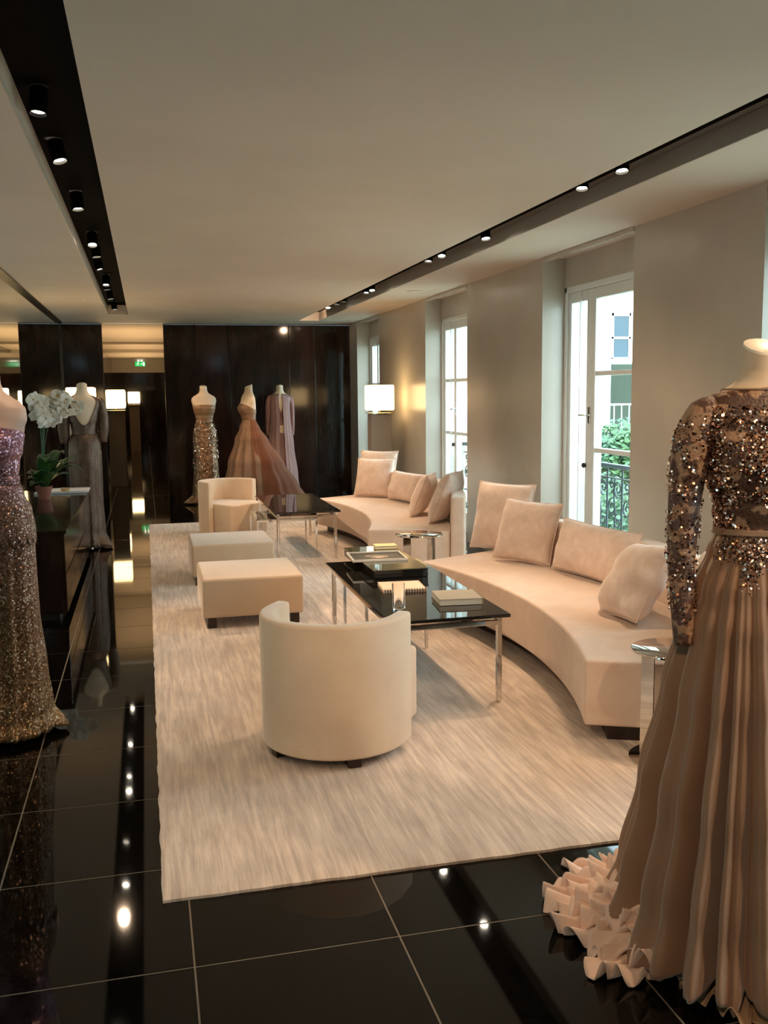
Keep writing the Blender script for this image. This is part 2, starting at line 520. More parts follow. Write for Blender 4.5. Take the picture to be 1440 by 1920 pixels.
# sofas: crescents facing the tables
def sector(ri, ro, ti, to, n=48):
    pts = []
    for k in range(n + 1):
        a = -ti + 2 * ti * k / n
        pts.append((ri * math.cos(a), ri * math.sin(a)))
    for k in range(n + 1):
        a = to - 2 * to * k / n
        pts.append((ro * math.cos(a), ro * math.sin(a)))
    return pts
def make_sofa(label, cy):
    t_ = thing('crescent_sofa', label, 'sofa', (-1.77, cy, RZ0))
    ti, to = math.radians(20.1), math.radians(20.9)
    MB().prism(sector(3.87, 4.60, ti, to), 0.085, 0.385, 0.014, 3).build('seat', M_sofa, t_)
    MB().prism(sector(4.605, 4.735, to + 0.004, to + 0.006), 0.085, 0.685, 0.022, 4).build('backrest', M_sofa, t_)
    MB().prism(sector(3.98, 4.62, math.radians(19.2), math.radians(19.8)), 0.0, 0.085, 0.003, 1).build('plinth', M_dwood, t_)
    return t_
make_sofa('long curved cream velvet sofa nearest the camera, behind the nearer glass table', 5.15)
make_sofa('farther curved cream velvet sofa near the dark back wall, behind the farther glass table', 9.48)

def cushion(label, x, y, z, w, h, yaw, tilt, th=0.15, roll=0.0, wrinkle=0.012, group=None, seed=0, matn=None, cat='cushion'):
    t_ = MB()
    n = 26
    def side(sg):
        def fn(u, v):
            a = 2 * u - 1; b = 2 * v - 1
            pin = 1 - 0.055 * (1 - b * b) * abs(a) ** 2
            pinz = 1 - 0.055 * (1 - a * a) * abs(b) ** 2
            px = a * w / 2 * pin; pz = b * h / 2 * pinz
            e = max(0.0, (1 - abs(a) ** 3.2)) * max(0.0, (1 - abs(b) ** 3.2))
            thk = th / 2 * e ** 0.55
            wr = wrinkle * noise.noise((px * 7 + seed, pz * 5 + seed * 2, sg * 3)) * min(1, e * 3)
            wr += wrinkle * 0.9 * noise.noise((px * 3 + pz * 14 + seed, pz * 4, 5 + sg)) * (1 - e) * (1 if e > 0 else 0)
            return (px, sg * (thk + wr), pz + h / 2)
        return fn
    t_.grid(side(1), n, n); t_.grid(side(-1), n, n)
    b = bmesh.new()
    for v_ in t_.v: b.verts.new(v_)
    b.verts.ensure_lookup_table()
    for f_ in t_.f: b.faces.new([b.verts[i] for i in f_])
    bmesh.ops.remove_doubles(b, verts=b.verts[:], dist=0.0004)
    m2 = MB(); m2.bm(b)
    o = m2.build('cushion', matn or M_cush, angle=80)
    o.matrix_world = T(x, y, z) @ RZ(math.radians(yaw)) @ RX(-math.radians(tilt)) @ RY(math.radians(roll))
    tag(o, label, cat, group)
    # welt: a piped seam round the edge
    pts = []
    for k in range(81):
        q = k / 80 * 4; s_ = int(min(q, 3.999)); f_ = q - s_
        a, bb = [(2 * f_ - 1, -1), (1, 2 * f_ - 1), (1 - 2 * f_, 1), (-1, 1 - 2 * f_)][s_]
        pin = 1 - 0.055 * (1 - bb * bb) * abs(a) ** 2; pinz = 1 - 0.055 * (1 - a * a) * abs(bb) ** 2
        pts.append((a * w / 2 * pin, 0, bb * h / 2 * pinz + h / 2))
    MB().tube(pts, 0.0035, 5).build('piping', matn or M_cush, o)
    return o
ZS = RZ0 + 0.392
cushion('big square velvet cushion leaning at the far end of the nearer curved sofa, rearmost there', 2.54, 6.72, ZS, 0.50, 0.52, -53, 14, 0.16, 1, seed=1)
cushion('square velvet cushion on the nearer sofa, overlapping the big one behind it', 2.51, 6.19, ZS, 0.48, 0.45, -55, 20, 0.15, 2, seed=2)
cushion('long bolster cushion along the back of the nearer curved sofa', 2.70, 5.52, ZS, 0.80, 0.35, -79, 16, 0.19, 1, seed=3)
cushion('crumpled velvet cushion tipped over at the near end of the nearer sofa', 2.37, 4.50, ZS, 0.48, 0.44, -98, 30, 0.20, -8, wrinkle=0.03, seed=4)
cushion('pale cushion half hidden behind the sleeve of the beaded gown', 2.50, 4.06, ZS, 0.48, 0.47, -118, 22, 0.16, -6, seed=5)
cushion('big square cushion rearmost at the far end of the farther sofa', 2.62, 11.02, ZS, 0.52, 0.52, -45, 12, 0.15, 0, seed=6)
cushion('square cushion on the farther sofa, leaning in front of the big rear one', 2.50, 10.67, ZS, 0.48, 0.46, -38, 18, 0.15, 0, seed=7)
cushion('bolster cushion in the middle of the farther sofa back', 2.72, 10.08, ZS, 0.78, 0.33, -77, 15, 0.19, 0, seed=8)
cushion('dark shaded square cushion seen edge on at the near end of the farther sofa', 2.55, 9.02, ZS, 0.46, 0.43, -118, 22, 0.17, 0, seed=9)
cushion('plump square cushion standing against the near back end of the farther sofa', 2.60, 8.50, ZS, 0.50, 0.50, -122, 24, 0.20, 0, seed=10)

# tub chairs
def arc_u(r, e, n=36):
    """U outline: half circle behind, straight arms of length e in front (+X local)"""
    return [(e, -r)] + [(r * math.cos(a), r * math.sin(a)) for a in [-PI / 2 - PI * k / n for k in range(n + 1)]] + [(e, r)]
def make_tub(label, loc, face):
    t_ = thing('tub_chair', label, 'armchair', loc, face)
    ro, ri, e = 0.335, 0.268, 0.09
    outer = arc_u(ro, e); inner = arc_u(ri, e)
    MB().prism(outer + inner[::-1], 0.045, 0.625, 0.016, 4).build('shell', M_chair, t_)
    seat = [(0.385, -0.20), (0.385, 0.20)]
    n = 20
    seat = [(0.395 - 0.05 * (1 - math.cos(a)), sg) for a, sg in ()]
    s2 = []
    for k in range(n + 1):
        a = -PI / 2 + PI * k / n
        s2.append((0.345 + 0.05 * math.cos(a) * 1.0, (ri - 0.045) * (1 if a > 0 else -1) * abs(math.sin(a)) ** 0.6 * 1.0 + 0.0))
    s2 = [(0.15, -ri * 0.985)] + [(0.355 + 0.04 * math.sin(a), -0.215 - 0.04 * math.cos(a)) for a in [PI / 2 * k / 6 for k in range(7)]] + [(0.355 + 0.04 * math.cos(a), 0.215 + 0.04 * math.sin(a)) for a in [PI / 2 * k / 6 for k in range(7)]] + [(0.15, ri * 0.985)]
    poly = s2 + [(ri * 0.98 * math.cos(a), ri * 0.98 * math.sin(a)) for a in [PI / 2 + PI * k / n for k in range(n + 1)]]
    MB().prism(poly, 0.05, 0.385, 0.016, 3).build('seat', M_chair, t_)
    MB().prism([(ri * 0.9 * math.cos(a), ri * 0.9 * math.sin(a)) for a in [2 * PI * k / 32 for k in range(32)]], 0.03, 0.05).build('base_ring', M_dwood, t_)
    for a in (40, 140, 220, 320):
        a = math.radians(a)
        MB().box(-0.035, 0.035, -0.03, 0.03, 0, 0.05, 0.004, 1, T(0.27 * math.cos(a), 0.27 * math.sin(a), 0) @ RZ(a)).build('foot', M_dwood, t_)
    return t_
make_tub('cream velvet tub armchair seen from behind, in front of the nearer glass table', (0.785, 4.12, RZ0), math.radians(54))
make_tub('farther cream tub armchair facing the camera, before the gowns', (0.87, 10.85, RZ0), math.radians(-58))

# ottomans
def make_ottoman(label, y0):
    t_ = thing('ottoman', label, 'ottoman', (0.67, y0, RZ0), 0.0)
    MB().box(-0.345, 0.345, 0, 0.74, 0.075, 0.345, 0.022, 4).build('cushioned_top', M_ott, t_)
    for sx in (-1, 1):
        for yy in (0.06, 0.68):
            MB().box(sx * 0.285 - 0.03, sx * 0.285 + 0.03, yy - 0.03, yy + 0.03, 0, 0.08, 0.003, 1).build('leg', M_dwood, t_)
    return t_
make_ottoman('square upholstered ottoman between the armchair back and the other ottoman', 6.44)
make_ottoman('square upholstered ottoman, the farther and greyer looking of the two', 7.96)

# glass coffee tables
def make_table(label, x0, x1, y0, y1, nested):
    t_ = thing('coffee_table', label, 'table', (x0, y0, RZ0))
    W, D = x1 - x0, y1 - y0
    MB().box(0, W, 0, D, 0.452, 0.470, 0.003, 1).build('glass_top', M_dglass, t_, smooth=False)
    f = MB()
    for yy in (0.06, D - 0.06):
        f.box(0.03, W - 0.03, yy - 0.012, yy + 0.012, 0.405, 0.43, 0.003, 1)
    for xx in (0.042, W - 0.042):
        f.box(xx - 0.012, xx + 0.012, 0.06, D - 0.06, 0.405, 0.43, 0.003, 1)
    f.build('steel_frame', M_chrome, t_, smooth=False)
    for xx in (0.042, W - 0.042):
        for yy in (0.06, D - 0.06):
            MB().box(xx - 0.013, xx + 0.013, yy - 0.013, yy + 0.013, 0, 0.43, 0.003, 1).build('leg', M_chrome, t_, smooth=False)
            MB().lathe([(0.012, 0.43), (0.018, 0.436), (0.018, 0.4515)], 16, T(xx, yy, 0)).build('spacer', M_chrome, t_)
    return t_
make_table('nearer black glass coffee table on chrome legs, laid with books and a vase', 1.12, 1.75, 4.43, 6.16, False)
make_table('farther dark glass coffee table on chrome legs before the curved sofa', 1.14, 1.78, 8.93, 10.55, True)
# clear nesting tables tucked beside them
def make_nest(label, x0, x1, y0, y1, z):
    t_ = thing('nesting_table', label, 'table', (x0, y0, RZ0))
    W, D = x1 - x0, y1 - y0
    MB().box(0, W, 0, D, z, z + 0.01, 0.002, 1).build('glass_top', M_cglass, t_, smooth=False)
    f = MB()
    for yy in (0.02, D - 0.02):
        f.box(0.02, W - 0.02, yy - 0.008, yy + 0.008, z - 0.02, z - 0.001)
    for xx in (0.02, W - 0.02):
        f.box(xx - 0.008, xx + 0.008, 0.02, D - 0.02, z - 0.02, z - 0.001)
    f.build('steel_frame', M_chrome, t_, smooth=False)
    for xx in (0.02, W - 0.02):
        for yy in (0.02, D - 0.02):
            MB().box(xx - 0.009, xx + 0.009, yy - 0.009, yy + 0.009, 0, z - 0.01).build('leg', M_chrome, t_, smooth=False)
    return t_
make_nest('low clear glass nesting table jutting out left of the farther coffee table', 1.0, 1.62, 9.25, 9.95, 0.36)
make_nest('low glass nesting table tucked under the nearer coffee table', 1.24, 1.66, 5.55, 6.25, 0.36)

# objects on the nearer table
ZT = RZ0 + 0.470
def book(label, cx, cy, z, w, d, h, rz, mcov, mpage=None, name='book', cat='book', ribs=0):
    t_ = thing(name, label, cat, (cx, cy, z + 0.0005), rz)
    mpage = mpage or mat('book_pages', (0.72, 0.66, 0.55), 0.8)
    MB().box(-w / 2, w / 2, -d / 2, d / 2, h - 0.004, h, 0.0015, 1).box(-w / 2, w / 2, -d / 2, d / 2, 0, 0.004, 0.0015, 1).box(w / 2 - 0.004, w / 2, -d / 2, d / 2, 0, h).build('cover', mcov, t_, smooth=False)
    MB().box(-w / 2 + 0.004, w / 2 - 0.005, -d / 2 + 0.004, d / 2 - 0.004, 0.004, h - 0.004).build('page_block', mpage, t_, smooth=False)
    if ribs:
        r_ = MB()
        for k in range(ribs):
            x = -w / 2 + w * (k + 0.5) / ribs
            r_.tube([(x, -d / 2 - 0.001, 0.002), (x, -d / 2 - 0.006, h / 2), (x, -d / 2 - 0.001, h - 0.002), (x, -d / 2 + 0.01, h + 0.002)], 0.0025, 6)
        r_.build('wire_binding', M_black, t_)
    return t_
M_book1 = mat('taupe_book_cloth', (0.36, 0.31, 0.23), 0.6)
M_book2 = mat('salmon_book_cover', (0.80, 0.56, 0.40), 0.45)
M_book3 = mat('yellow_box_lid', (0.85, 0.72, 0.36), 0.5)
book('thick closed book in taupe cloth on the near right of the black glass table', 1.585, 4.80, ZT, 0.235, 0.235, 0.035, math.radians(-6), M_book1)
book('salmon coloured spiral bound album on the black glass table', 1.385, 5.20, ZT, 0.245, 0.24, 0.018, math.radians(-5), M_book2, ribs=16)
tb = thing('display_box', 'low smoked glass box set on the far half of the nearer coffee table', 'box', (1.46, 5.93, ZT + 0.0005))
M_sm = mat('olive_smoked_glass', (0.10, 0.095, 0.06), 0.02, spec=0.9)
MB().box(-0.17, 0.17, -0.44, 0.44, 0.0, 0.05, 0.004, 1).build('box_body', M_dglass, tb, smooth=False)
MB().box(-0.175, 0.175, -0.445, 0.445, 0.05, 0.058, 0.002, 1).build('box_lid', M_sm, tb, smooth=False)
ZB = ZT + 0.060
tf = thing('photo_tray', 'dark tray with a pale rim and a pink picture, on the smoked glass box', 'tray', (1.41, 5.92, ZB), math.radians(-4))
MB().box(-0.17, 0.17, -0.15, 0.15, 0.0, 0.006, 0.001, 1).build('tray_floor', M_black, tf, smooth=False)
rm = MB()
for (a, b, c_, d_) in ((-0.175, 0.175, -0.155, -0.145), (-0.175, 0.175, 0.145, 0.155), (-0.175, -0.165, -0.145, 0.145), (0.165, 0.175, -0.145, 0.145)):
    rm.box(a, b, c_, d_, 0.0, 0.014)
rm.build('tray_rim', mat('pale_rim', (0.7, 0.66, 0.6), 0.3), tf, smooth=False)
pm = variegated('pink_portrait_print', (0.02, 0.02, 0.02), (0.75, 0.45, 0.40), 9, 0.3, lo=0.5, hi=0.62)
MB().lathe([(0.07, 0.0062), (0.069, 0.0075)], 24, Matrix.Diagonal((1.1, 0.8, 1, 1))).build('picture', pm, tf, smooth=False)
book('small yellow book at the back of the smoked glass box', 1.555, 6.27, ZB, 0.15, 0.11, 0.022, math.radians(-4), M_book3)
vs = MB()
prof = [(0.0, 0.0), (0.032, 0.0), (0.034, 0.004), (0.034, 0.135), (0.031, 0.135), (0.031, 0.012), (0.0, 0.012)]
vs.lathe(prof, 32, cap=False)
M_vase = mat('clear_vase_glass', (0.95, 0.98, 0.98), 0.0, **{'Transmission_Weight': 1.0, 'IOR': 1.45})
vase = vs.build('glass_vase', M_vase)
vase.location = (1.235, 4.70, ZT + 0.0005)
tag(vase, 'small clear glass vase by the left edge of the nearer coffee table', 'vase')

# steel side tables
def make_side(label, x, y, r, z, rz):
    t_ = thing('side_table', label, 'side table', (x, y, RZ0), rz)
    MB().lathe([(r - 0.004, z - 0.012), (r, z - 0.009), (r, z - 0.002), (r - 0.003, z)], 64).build('round_top', M_steel, t_)
    MB().lathe([(r - 0.002, 0.0), (r, 0.002), (r, 0.007), (r - 0.003, 0.009)], 64).build('round_base', M_steel, t_)
    for ang in (0, 180):
        for k in (-1, 1):
            Mx = RZ(math.radians(ang)) @ T(r * 0.74, 0, 0) @ RZ(math.radians(k * 48))
            MB().box(-0.003, 0.003, 0 if k > 0 else -0.062, 0.062 if k > 0 else 0, 0.009, z - 0.012, 0.0008, 1, Mx).build('steel_panel', M_steel, t_, smooth=False)
    return t_
make_side('round mirror steel side table at the near end of the sofa, beside the beaded gown', 2.145, 3.56, 0.175, 0.49, math.radians(-20))
make_side('round steel side table between the two curved sofas', 2.035, 7.10, 0.185, 0.49, math.radians(10))

# floor lamps with a box column
def make_lamp(label, x, y, rz=0.0, h=1.70, body=True):
    t_ = thing('floor_lamp', label, 'lamp', (x, y, 0.0), rz)
    MB().box(-0.14, 0.14, -0.10, 0.10, 0.0, 1.325, 0.006, 1).build('column', M_taupe, t_, smooth=False)
    MB().box(-0.16, 0.16, -0.15, 0.15, 1.335, 1.342).box(-0.02, 0.02, -0.02, 0.02, 1.325, 1.336).build('lower_plate', M_brass, t_, smooth=False)
    MB().lathe([(0.008, 1.34), (0.008, 1.40)], 12).build('stem', M_brass, t_)
    MB().box(-0.162, 0.162, -0.162, 0.162, 1.375, h, 0.02, 3).build('shade', M_shade, t_)
    return t_
make_lamp('glowing floor lamp on a taupe column, behind the farther sofa by the windows', 2.97, 12.2)
make_lamp('glowing floor lamp behind the backless beaded gown, beside the mirror wall', -0.73, 11.9)
for (x, y, lb) in ((-0.50, 17.6, 'glowing floor lamp just beyond the opening in the dark back wall'), (-0.56, 21.0, 'second glowing lamp down the lobby, overlapped by the nearer one'),
                   (-0.30, 28.0, 'small farthest lamp glowing at the end of the lobby')):
    make_lamp(lb, x, y)

# unseen upward fill lights added to brighten the lobby bulkhead and ceiling
for (x, y) in ((-0.1, 18.2), (-0.1, 23.0), (-0.1, 27.8)):
    L = bpy.data.lights.new('lobby_fill', 'AREA'); L.energy = 13; L.color = (1.0, 0.66, 0.32); L.shape = 'RECTANGLE'; L.size = 0.9; L.size_y = 3.6
    lo = bpy.data.objects.new('lobby_fill', L); link(lo); lo.location = (x, y, 1.75); lo.rotation_euler = (PI, 0, 0)
# exit sign
ex = thing('exit_sign', 'small green lit emergency exit sign on the lobby bulkhead', 'sign', (-0.10, YE - 0.152, 2.56))
MB().box(-0.17, 0.17, -0.03, 0.0, -0.085, 0.085, 0.006, 1).build('sign_case', mat('sign_case', (0.5, 0.5, 0.45), 0.5), ex, smooth=False)
MB().box(-0.155, 0.155, -0.034, -0.029, -0.07, 0.07).build('green_face', emit('green_sign_light', (0.02, 0.35, 0.06), 0.9), ex, smooth=False)
g = MB()
M_sw = emit('white_pictogram_light', (0.8, 1.0, 0.8), 0.9)
g.lathe([(0.014, 0), (0.014, 0.003)], 12, T(-0.06, -0.034, 0.045) @ RX(PI / 2))
for p in ([(-0.06, 0.03), (-0.075, -0.005)], [(-0.075, -0.005), (-0.05, -0.025), (-0.06, -0.055)], [(-0.075, -0.005), (-0.1, -0.02), (-0.12, -0.015)], [(-0.062, 0.025), (-0.03, 0.01)], [(-0.064, 0.025), (-0.095, 0.02)]):
    g.tube([(q[0], -0.036, q[1]) for q in p], 0.006, 6)
for p in ([(0.0, 0.0), (0.06, 0.0)], [(0.035, 0.02), (0.06, 0.0), (0.035, -0.02)]):
    g.tube([(q[0], -0.036, q[1]) for q in p], 0.005, 6)
g.box(0.08, 0.13, -0.037, -0.034, -0.055, 0.055)
g.build('pictogram', M_sw, ex)
M_em = emit('emergency_lamp', (1, 0.95, 0.7), 3)
for sx in (-0.05, 0.05):
    MB().lathe([(0.02, 0.0), (0.02, 0.02)], 12, T(sx, -0.03, 0.10) @ RX(PI / 2)).build('emergency_lamp', M_em, ex)

# console and what stands on it
cs = thing('console_cabinet', 'long low black lacquered console along the mirror wall', 'cabinet', (-1.215, 7.05, 0))
MB().box(0.02, 0.60, 0.02, 3.10, 0.05, 0.63).build('body', M_lacq, cs, smooth=False)
MB().box(0.0, 0.635, 0.0, 3.15, 0.632, 0.655, 0.002, 1).build('top', M_lacq, cs, smooth=False)
MB().box(0.06, 0.56, 0.06, 3.05, 0.0, 0.05).build('plinth', M_black, cs, smooth=False)
for k in range(4):
    y0 = 0.03 + k * 0.77
    for (z0, z1) in ((0.06, 0.33), (0.34, 0.62)):
        d_ = MB().box(0.60, 0.618, y0, y0 + 0.76, z0, z1, 0.002, 1).build('drawer', M_lacq, cs, smooth=False)
ZCON = 0.6555
tray = MB().box(-0.25, 0.25, -0.2, 0.2, 0.0, 0.012, 0.003, 1).box(-0.25, 0.25, -0.2, -0.19, 0.012, 0.02).box(-0.25, 0.25, 0.19, 0.2, 0.012, 0.02).build('white_tray', mat('white_lacquer_tray', (0.75, 0.74, 0.72), 0.3), smooth=False)
tray.location = (-0.83, 9.95, ZCON); tag(tray, 'flat white tray on the black console under the orchid', 'tray')
bowl = MB().lathe([(0.0, 0.0), (0.03, 0.0), (0.045, 0.018), (0.048, 0.034), (0.044, 0.034), (0.04, 0.02), (0.0, 0.008)], 24, cap=False).build('small_bowl', mat('honey_ceramic', (0.50, 0.33, 0.16), 0.4))
bowl.location = (-0.80, 9.86, ZCON + 0.0125); tag(bowl, 'small tan bowl on the white tray', 'bowl')

# orchid
orc = thing('potted_orchid', 'white orchid with broad dark leaves in a terracotta pot on the console', 'plant', (-0.94, 9.30, ZCON))
MB().lathe([(0.0, 0), (0.05, 0), (0.075, 0.11), (0.08, 0.12), (0.07, 0.12), (0.065, 0.10), (0.0, 0.10)], 28, cap=False).build('pot', mat('terracotta', (0.30, 0.10, 0.06), 0.6), orc)
def leaf_blade(L, Wd, droop, az, up):
    def fn(u, v):
        s_ = u * L
        wd = Wd * math.sin(PI * min(1, u * 0.93 + 0.07)) ** 0.7 * (v - 0.5) * 2
        z = up * math.sin(u * 1.5) * L - droop * u * u * L + 0.25 * abs(wd)
        return (s_ * math.cos(az) - wd * math.sin(az), s_ * math.sin(az) + wd * math.cos(az), 0.1 + z)
    return fn
for k in range(18):
    az = k * 2.4 + 0.3
    L = random.uniform(0.24, 0.38) * (0.45 if math.cos(az) < -0.25 else 1.0)
    MB().grid(leaf_blade(L, random.uniform(0.05, 0.08), random.uniform(0.1, 0.6), az, random.uniform(0.7, 1.5)), 10, 4).build('leaf', M_leaf, orc, thick=0.003, angle=0)
def petal(mb, c, R_, L, Wd, ang):
    def fn(u, v):
        r_ = u * L; wd = Wd * math.sin(PI * min(1.0, 0.08 + u * 0.9)) ** 0.6 * (v - 0.5) * 2
        z = 0.012 * u * u - 0.01 * (v - 0.5) ** 2 * 4
        return (r_ * math.cos(ang) - wd * math.sin(ang), r_ * math.sin(ang) + wd * math.cos(ang), z)
    mb.grid(fn, 5, 4, T(*c) @ R_)
def stem_pts(dx, dy, h, bend):
    return [(dx * q ** 2 * bend, dy * q ** 2 * bend, 0.1 + h * math.sin(q * PI * 0.56)) for q in [k / 14 for k in range(15)]]
for si, (dx, dy, h, bend) in enumerate(((0.33, -0.12, 0.80, 1), (0.19, 0.05, 0.84, 1), (0.01, -0.14, 0.82, 1), (0.11, -0.2, 0.76, 1))):
    pts = stem_pts(dx, dy, h, bend)
    st = MB().tube(pts, 0.0045, 6).build('flower_stem', M_leaf, orc)
    for k in range(11):
        q = 0.60 + 0.038 * k
        i = min(13, int(q * 14)); f_ = q * 14 - i
        p = Vector(pts[i]).lerp(Vector(pts[i + 1]), min(1, f_))
        p += Vector((random.uniform(-0.05, 0.05), -0.03 + random.uniform(-0.03, 0.01), random.uniform(-0.11, 0.04)))
        fl = MB()
        R_ = Euler((PI / 2 + random.uniform(-0.5, 0.4), random.uniform(-0.5, 0.5), random.uniform(-0.7, 0.7))).to_matrix().to_4x4()
        sc = random.uniform(1.25, 1.7)
        for a in (90, 210, 330): petal(fl, p, R_, 0.043 * sc, 0.017 * sc, math.radians(a))
        for a in (15, 165): petal(fl, p, R_, 0.045 * sc, 0.027 * sc, math.radians(a))
        fo = fl.build('blossom', M_petal, orc, angle=0)
        MB().lathe([(0.001, -0.006), (0.008, 0.0), (0.007, 0.010), (0.002, 0.016)], 8, T(*p) @ R_).build('blossom_heart', M_yellow, fo)

# ================================================================ DRESS FORMS AND GOWNS
def interp(tab, z):
    if z >= tab[0][0]: return tab[0][1:]
    if z <= tab[-1][0]: return tab[-1][1:]
    for i in range(len(tab) - 1):
        if tab[i][0] >= z >= tab[i + 1][0]:
            a, b = tab[i], tab[i + 1]
            f = (a[0] - z) / (a[0] - b[0]); f = f * f * (3 - 2 * f) if len(tab) < 40 else f
            return tuple(p * (1 - f) + q * f for p, q in zip(a[1:], b[1:]))
# z, half width, half depth, centre offset in y (front is -Y)
BODY = [(1.71, 0.052, 0.054, 0.010), (1.66, 0.055, 0.056, 0.008), (1.625, 0.068, 0.062, 0.005), (1.60, 0.105, 0.070, 0.004), (1.575, 0.150, 0.078, 0.002),
        (1.545, 0.176, 0.085, 0.0), (1.50, 0.180, 0.092, -0.002), (1.45, 0.165, 0.104, -0.008), (1.405, 0.155, 0.120, -0.018), (1.36, 0.145, 0.115, -0.015),
        (1.29, 0.122, 0.094, -0.004), (1.225, 0.112, 0.085, 0.0), (1.16, 0.132, 0.100, 0.004), (1.08, 0.156, 0.122, 0.010), (1.00, 0.166, 0.128, 0.010), (0.90, 0.160, 0.122, 0.005), (0.80, 0.150, 0.115, 0.0)]
def body_pt(z, a, off=0.0, zs=1.0):
    w_, d_, c_ = interp(BODY, z)
    ca, sa = math.cos(a), math.sin(a)
    # bust: two soft mounds in front
    bx = 0.0
    if sa < 0:
        k = math.exp(-((z - 1.41) / 0.055) ** 2)
        bx = 0.022 * k * (math.exp(-((ca - 0.5) / 0.3) ** 2) + math.exp(-((ca + 0.5) / 0.3) ** 2) - 0.6 * math.exp(-(ca / 0.22) ** 2))
    y_ = (d_ + off) * sa * (1 + bx * 6) + c_
    return Vector(((w_ + off) * ca * (1 + bx), y_, z + (0.42 * (y_ - 0.01) * min(1.0, (z - 1.61) / 0.09) if z > 1.61 else 0.0)))
def dress_form(t_, m_, z0=0.85, cap=True, capm=None):
    zs = [1.71 - 0.012 * k for k in range(int((1.71 - z0) / 0.012) + 1)]
    MB().loft(lambda z, a: body_pt(z, a), zs, 56, cap0=False, cap1=True).build('torso', m_, t_, angle=60)
    MB().lathe([(0.0, 1.722), (0.04, 1.721), (0.052, 1.716), (0.0535, 1.709), (0.0, 1.708)], 40, T(0, 0.010, 0) @ Matrix(((1, 0, 0, 0), (0, 1, 0, 0), (0, 0.42, 1, 0), (0, 0, 0, 1))), cap=False).build('neck_cap', capm or m_, t_)
def zlist(z1, z0, n): return [z1 + (z0 - z1) * k / n for k in range(n + 1)]

class Pleats:
    """soft round ridges parted by sharp valleys, uneven round the skirt"""
    def __init__(s, n, seed):
        r = random.Random(seed)
        s.n = n; s.p = [r.uniform(0, 2 * PI) for _ in range(6)]
    def __call__(s, a, z=0.0):
        w_ = a + 0.16 * math.sin(2 * a + s.p[0]) + 0.07 * math.sin(5 * a + s.p[1]) + 0.012 * math.sin(3 * z + s.p[2])
        q1 = abs(math.sin(s.n * w_ / 2 + s.p[3])) ** 0.8
        q2 = abs(math.sin(round(s.n * 1.5) * w_ / 2 + s.p[4]))
        q3 = abs(math.sin(s.n * 2 * w_ / 2 + s.p[5]))
        big = 0.5 + 0.5 * math.sin(4 * a + s.p[5])
        return 2 * ((0.50 + 0.15 * big) * q1 + 0.24 * q2 + 0.12 * q3) - 0.95
class Folds:
    def __init__(s, n, seed):
        r = random.Random(seed)
        s.c = [(n + r.choice([-3, -2, -1, 0, 1, 2, 3]), r.uniform(0, 2 * PI), r.uniform(0.4, 1.0)) for _ in range(4)] + [(int(n * 2.3), r.uniform(0, 6), 0.35), (int(n * 0.4) + 1, r.uniform(0, 6), 0.7)]
        s.t = sum(c[2] for c in s.c)
    def __call__(s, a, z=0.0):
        q = sum(c[2] * math.cos(c[0] * a + c[1] + 0.25 * math.sin(z * 3 + c[1])) for c in s.c) / s.t
        return q
def skirt(t_, name, m_, tab, nf, seed, amp, z1=1.2, hem=0.02, exts=(), n=200, nz=56, thick=0.002, a0=0.0, a1=2 * PI, hemwave=0.012, centre=None, power=1.0, pleats=False):
    """tab rows: z, half width, half depth, centre offset y ; amp(z) fold depth ; exts: (direction, width power, fn(z) extra radius)"""
    F_ = Pleats(nf, seed) if pleats else Folds(nf, seed)
    def fn(z, a):
        w_, d_, c_ = interp(tab, z)
        k = 1 + amp(z) * F_(a, z)
        e = 0.0
        for (dr, pw, ef) in exts:
            e += ef(z) * max(0.0, math.cos(a - dr)) ** pw
        cx = centre(z) if centre else (0, 0)
        ca, sa = math.cos(a), math.sin(a)
        zz = z
        if z < 0.3: zz = z + (hemwave * F_(a * 1.0 + 1, 9) + hemwave * 0.6) * ((0.3 - z) / 0.3) ** 2
        return ((w_ * k + e) * ca + cx[0], (d_ * k + e) * sa + c_ + cx[1], max(0.006, zz))
    o = MB().loft(fn, zlist(z1, hem, nz), n, a0=a0, a1=a1).build(name, m_, t_, angle=0, thick=thick)
    return o, fn

def limb(t_, name, m_, pts, rs, n=20, thick=0.0, flat=1.0):
    """tapering sleeve or arm through pts"""
    P_ = []; R_ = []
    for i in range(len(pts) - 1):
        for k in range(6):
            q = k / 6
            P_.append(Vector(pts[i]).lerp(Vector(pts[i + 1]), q)); R_.append(rs[i] * (1 - q) + rs[i + 1] * q)
    P_.append(Vector(pts[-1])); R_.append(rs[-1])
    for _ in range(3):
        P_ = [P_[0]] + [(P_[i - 1] + P_[i] * 2 + P_[i + 1]) / 4 for i in range(1, len(P_) - 1)] + [P_[-1]]
    return MB().tube(P_, R_, n).build(name, m_, t_, angle=0), P_, R_

def scatter_sequins(t_, samples, mats, rmin, rmax, name='sequins', lift=0.003, tilt=0.6, seed=1):
    """samples: list of (point, normal)"""
    rr = random.Random(seed)
    mb = MB()
    for (p, n_) in samples:
        n2 = (n_ + Vector((rr.uniform(-1, 1), rr.uniform(-1, 1), rr.uniform(-1, 1))) * tilt).normalized()
        a = n2.orthogonal().normalized(); b = n2.cross(a)
        ph = rr.uniform(0, 6)
        r_ = rr.uniform(rmin, rmax)
        c_ = p + n_ * (lift + rr.uniform(0, 0.003))
        vs_ = [c_ + (a * math.cos(ph + q * PI * 2 / 5) + b * math.sin(ph + q * PI * 2 / 5)) * r_ for q in range(5)]
        mb.add(vs_, [(0, 1, 2, 3, 4)], None, rr.randrange(len(mats)))
    o = mb.build(name, mats, t_, smooth=False, recalc=False)
    o['kind'] = 'stuff'
    return o

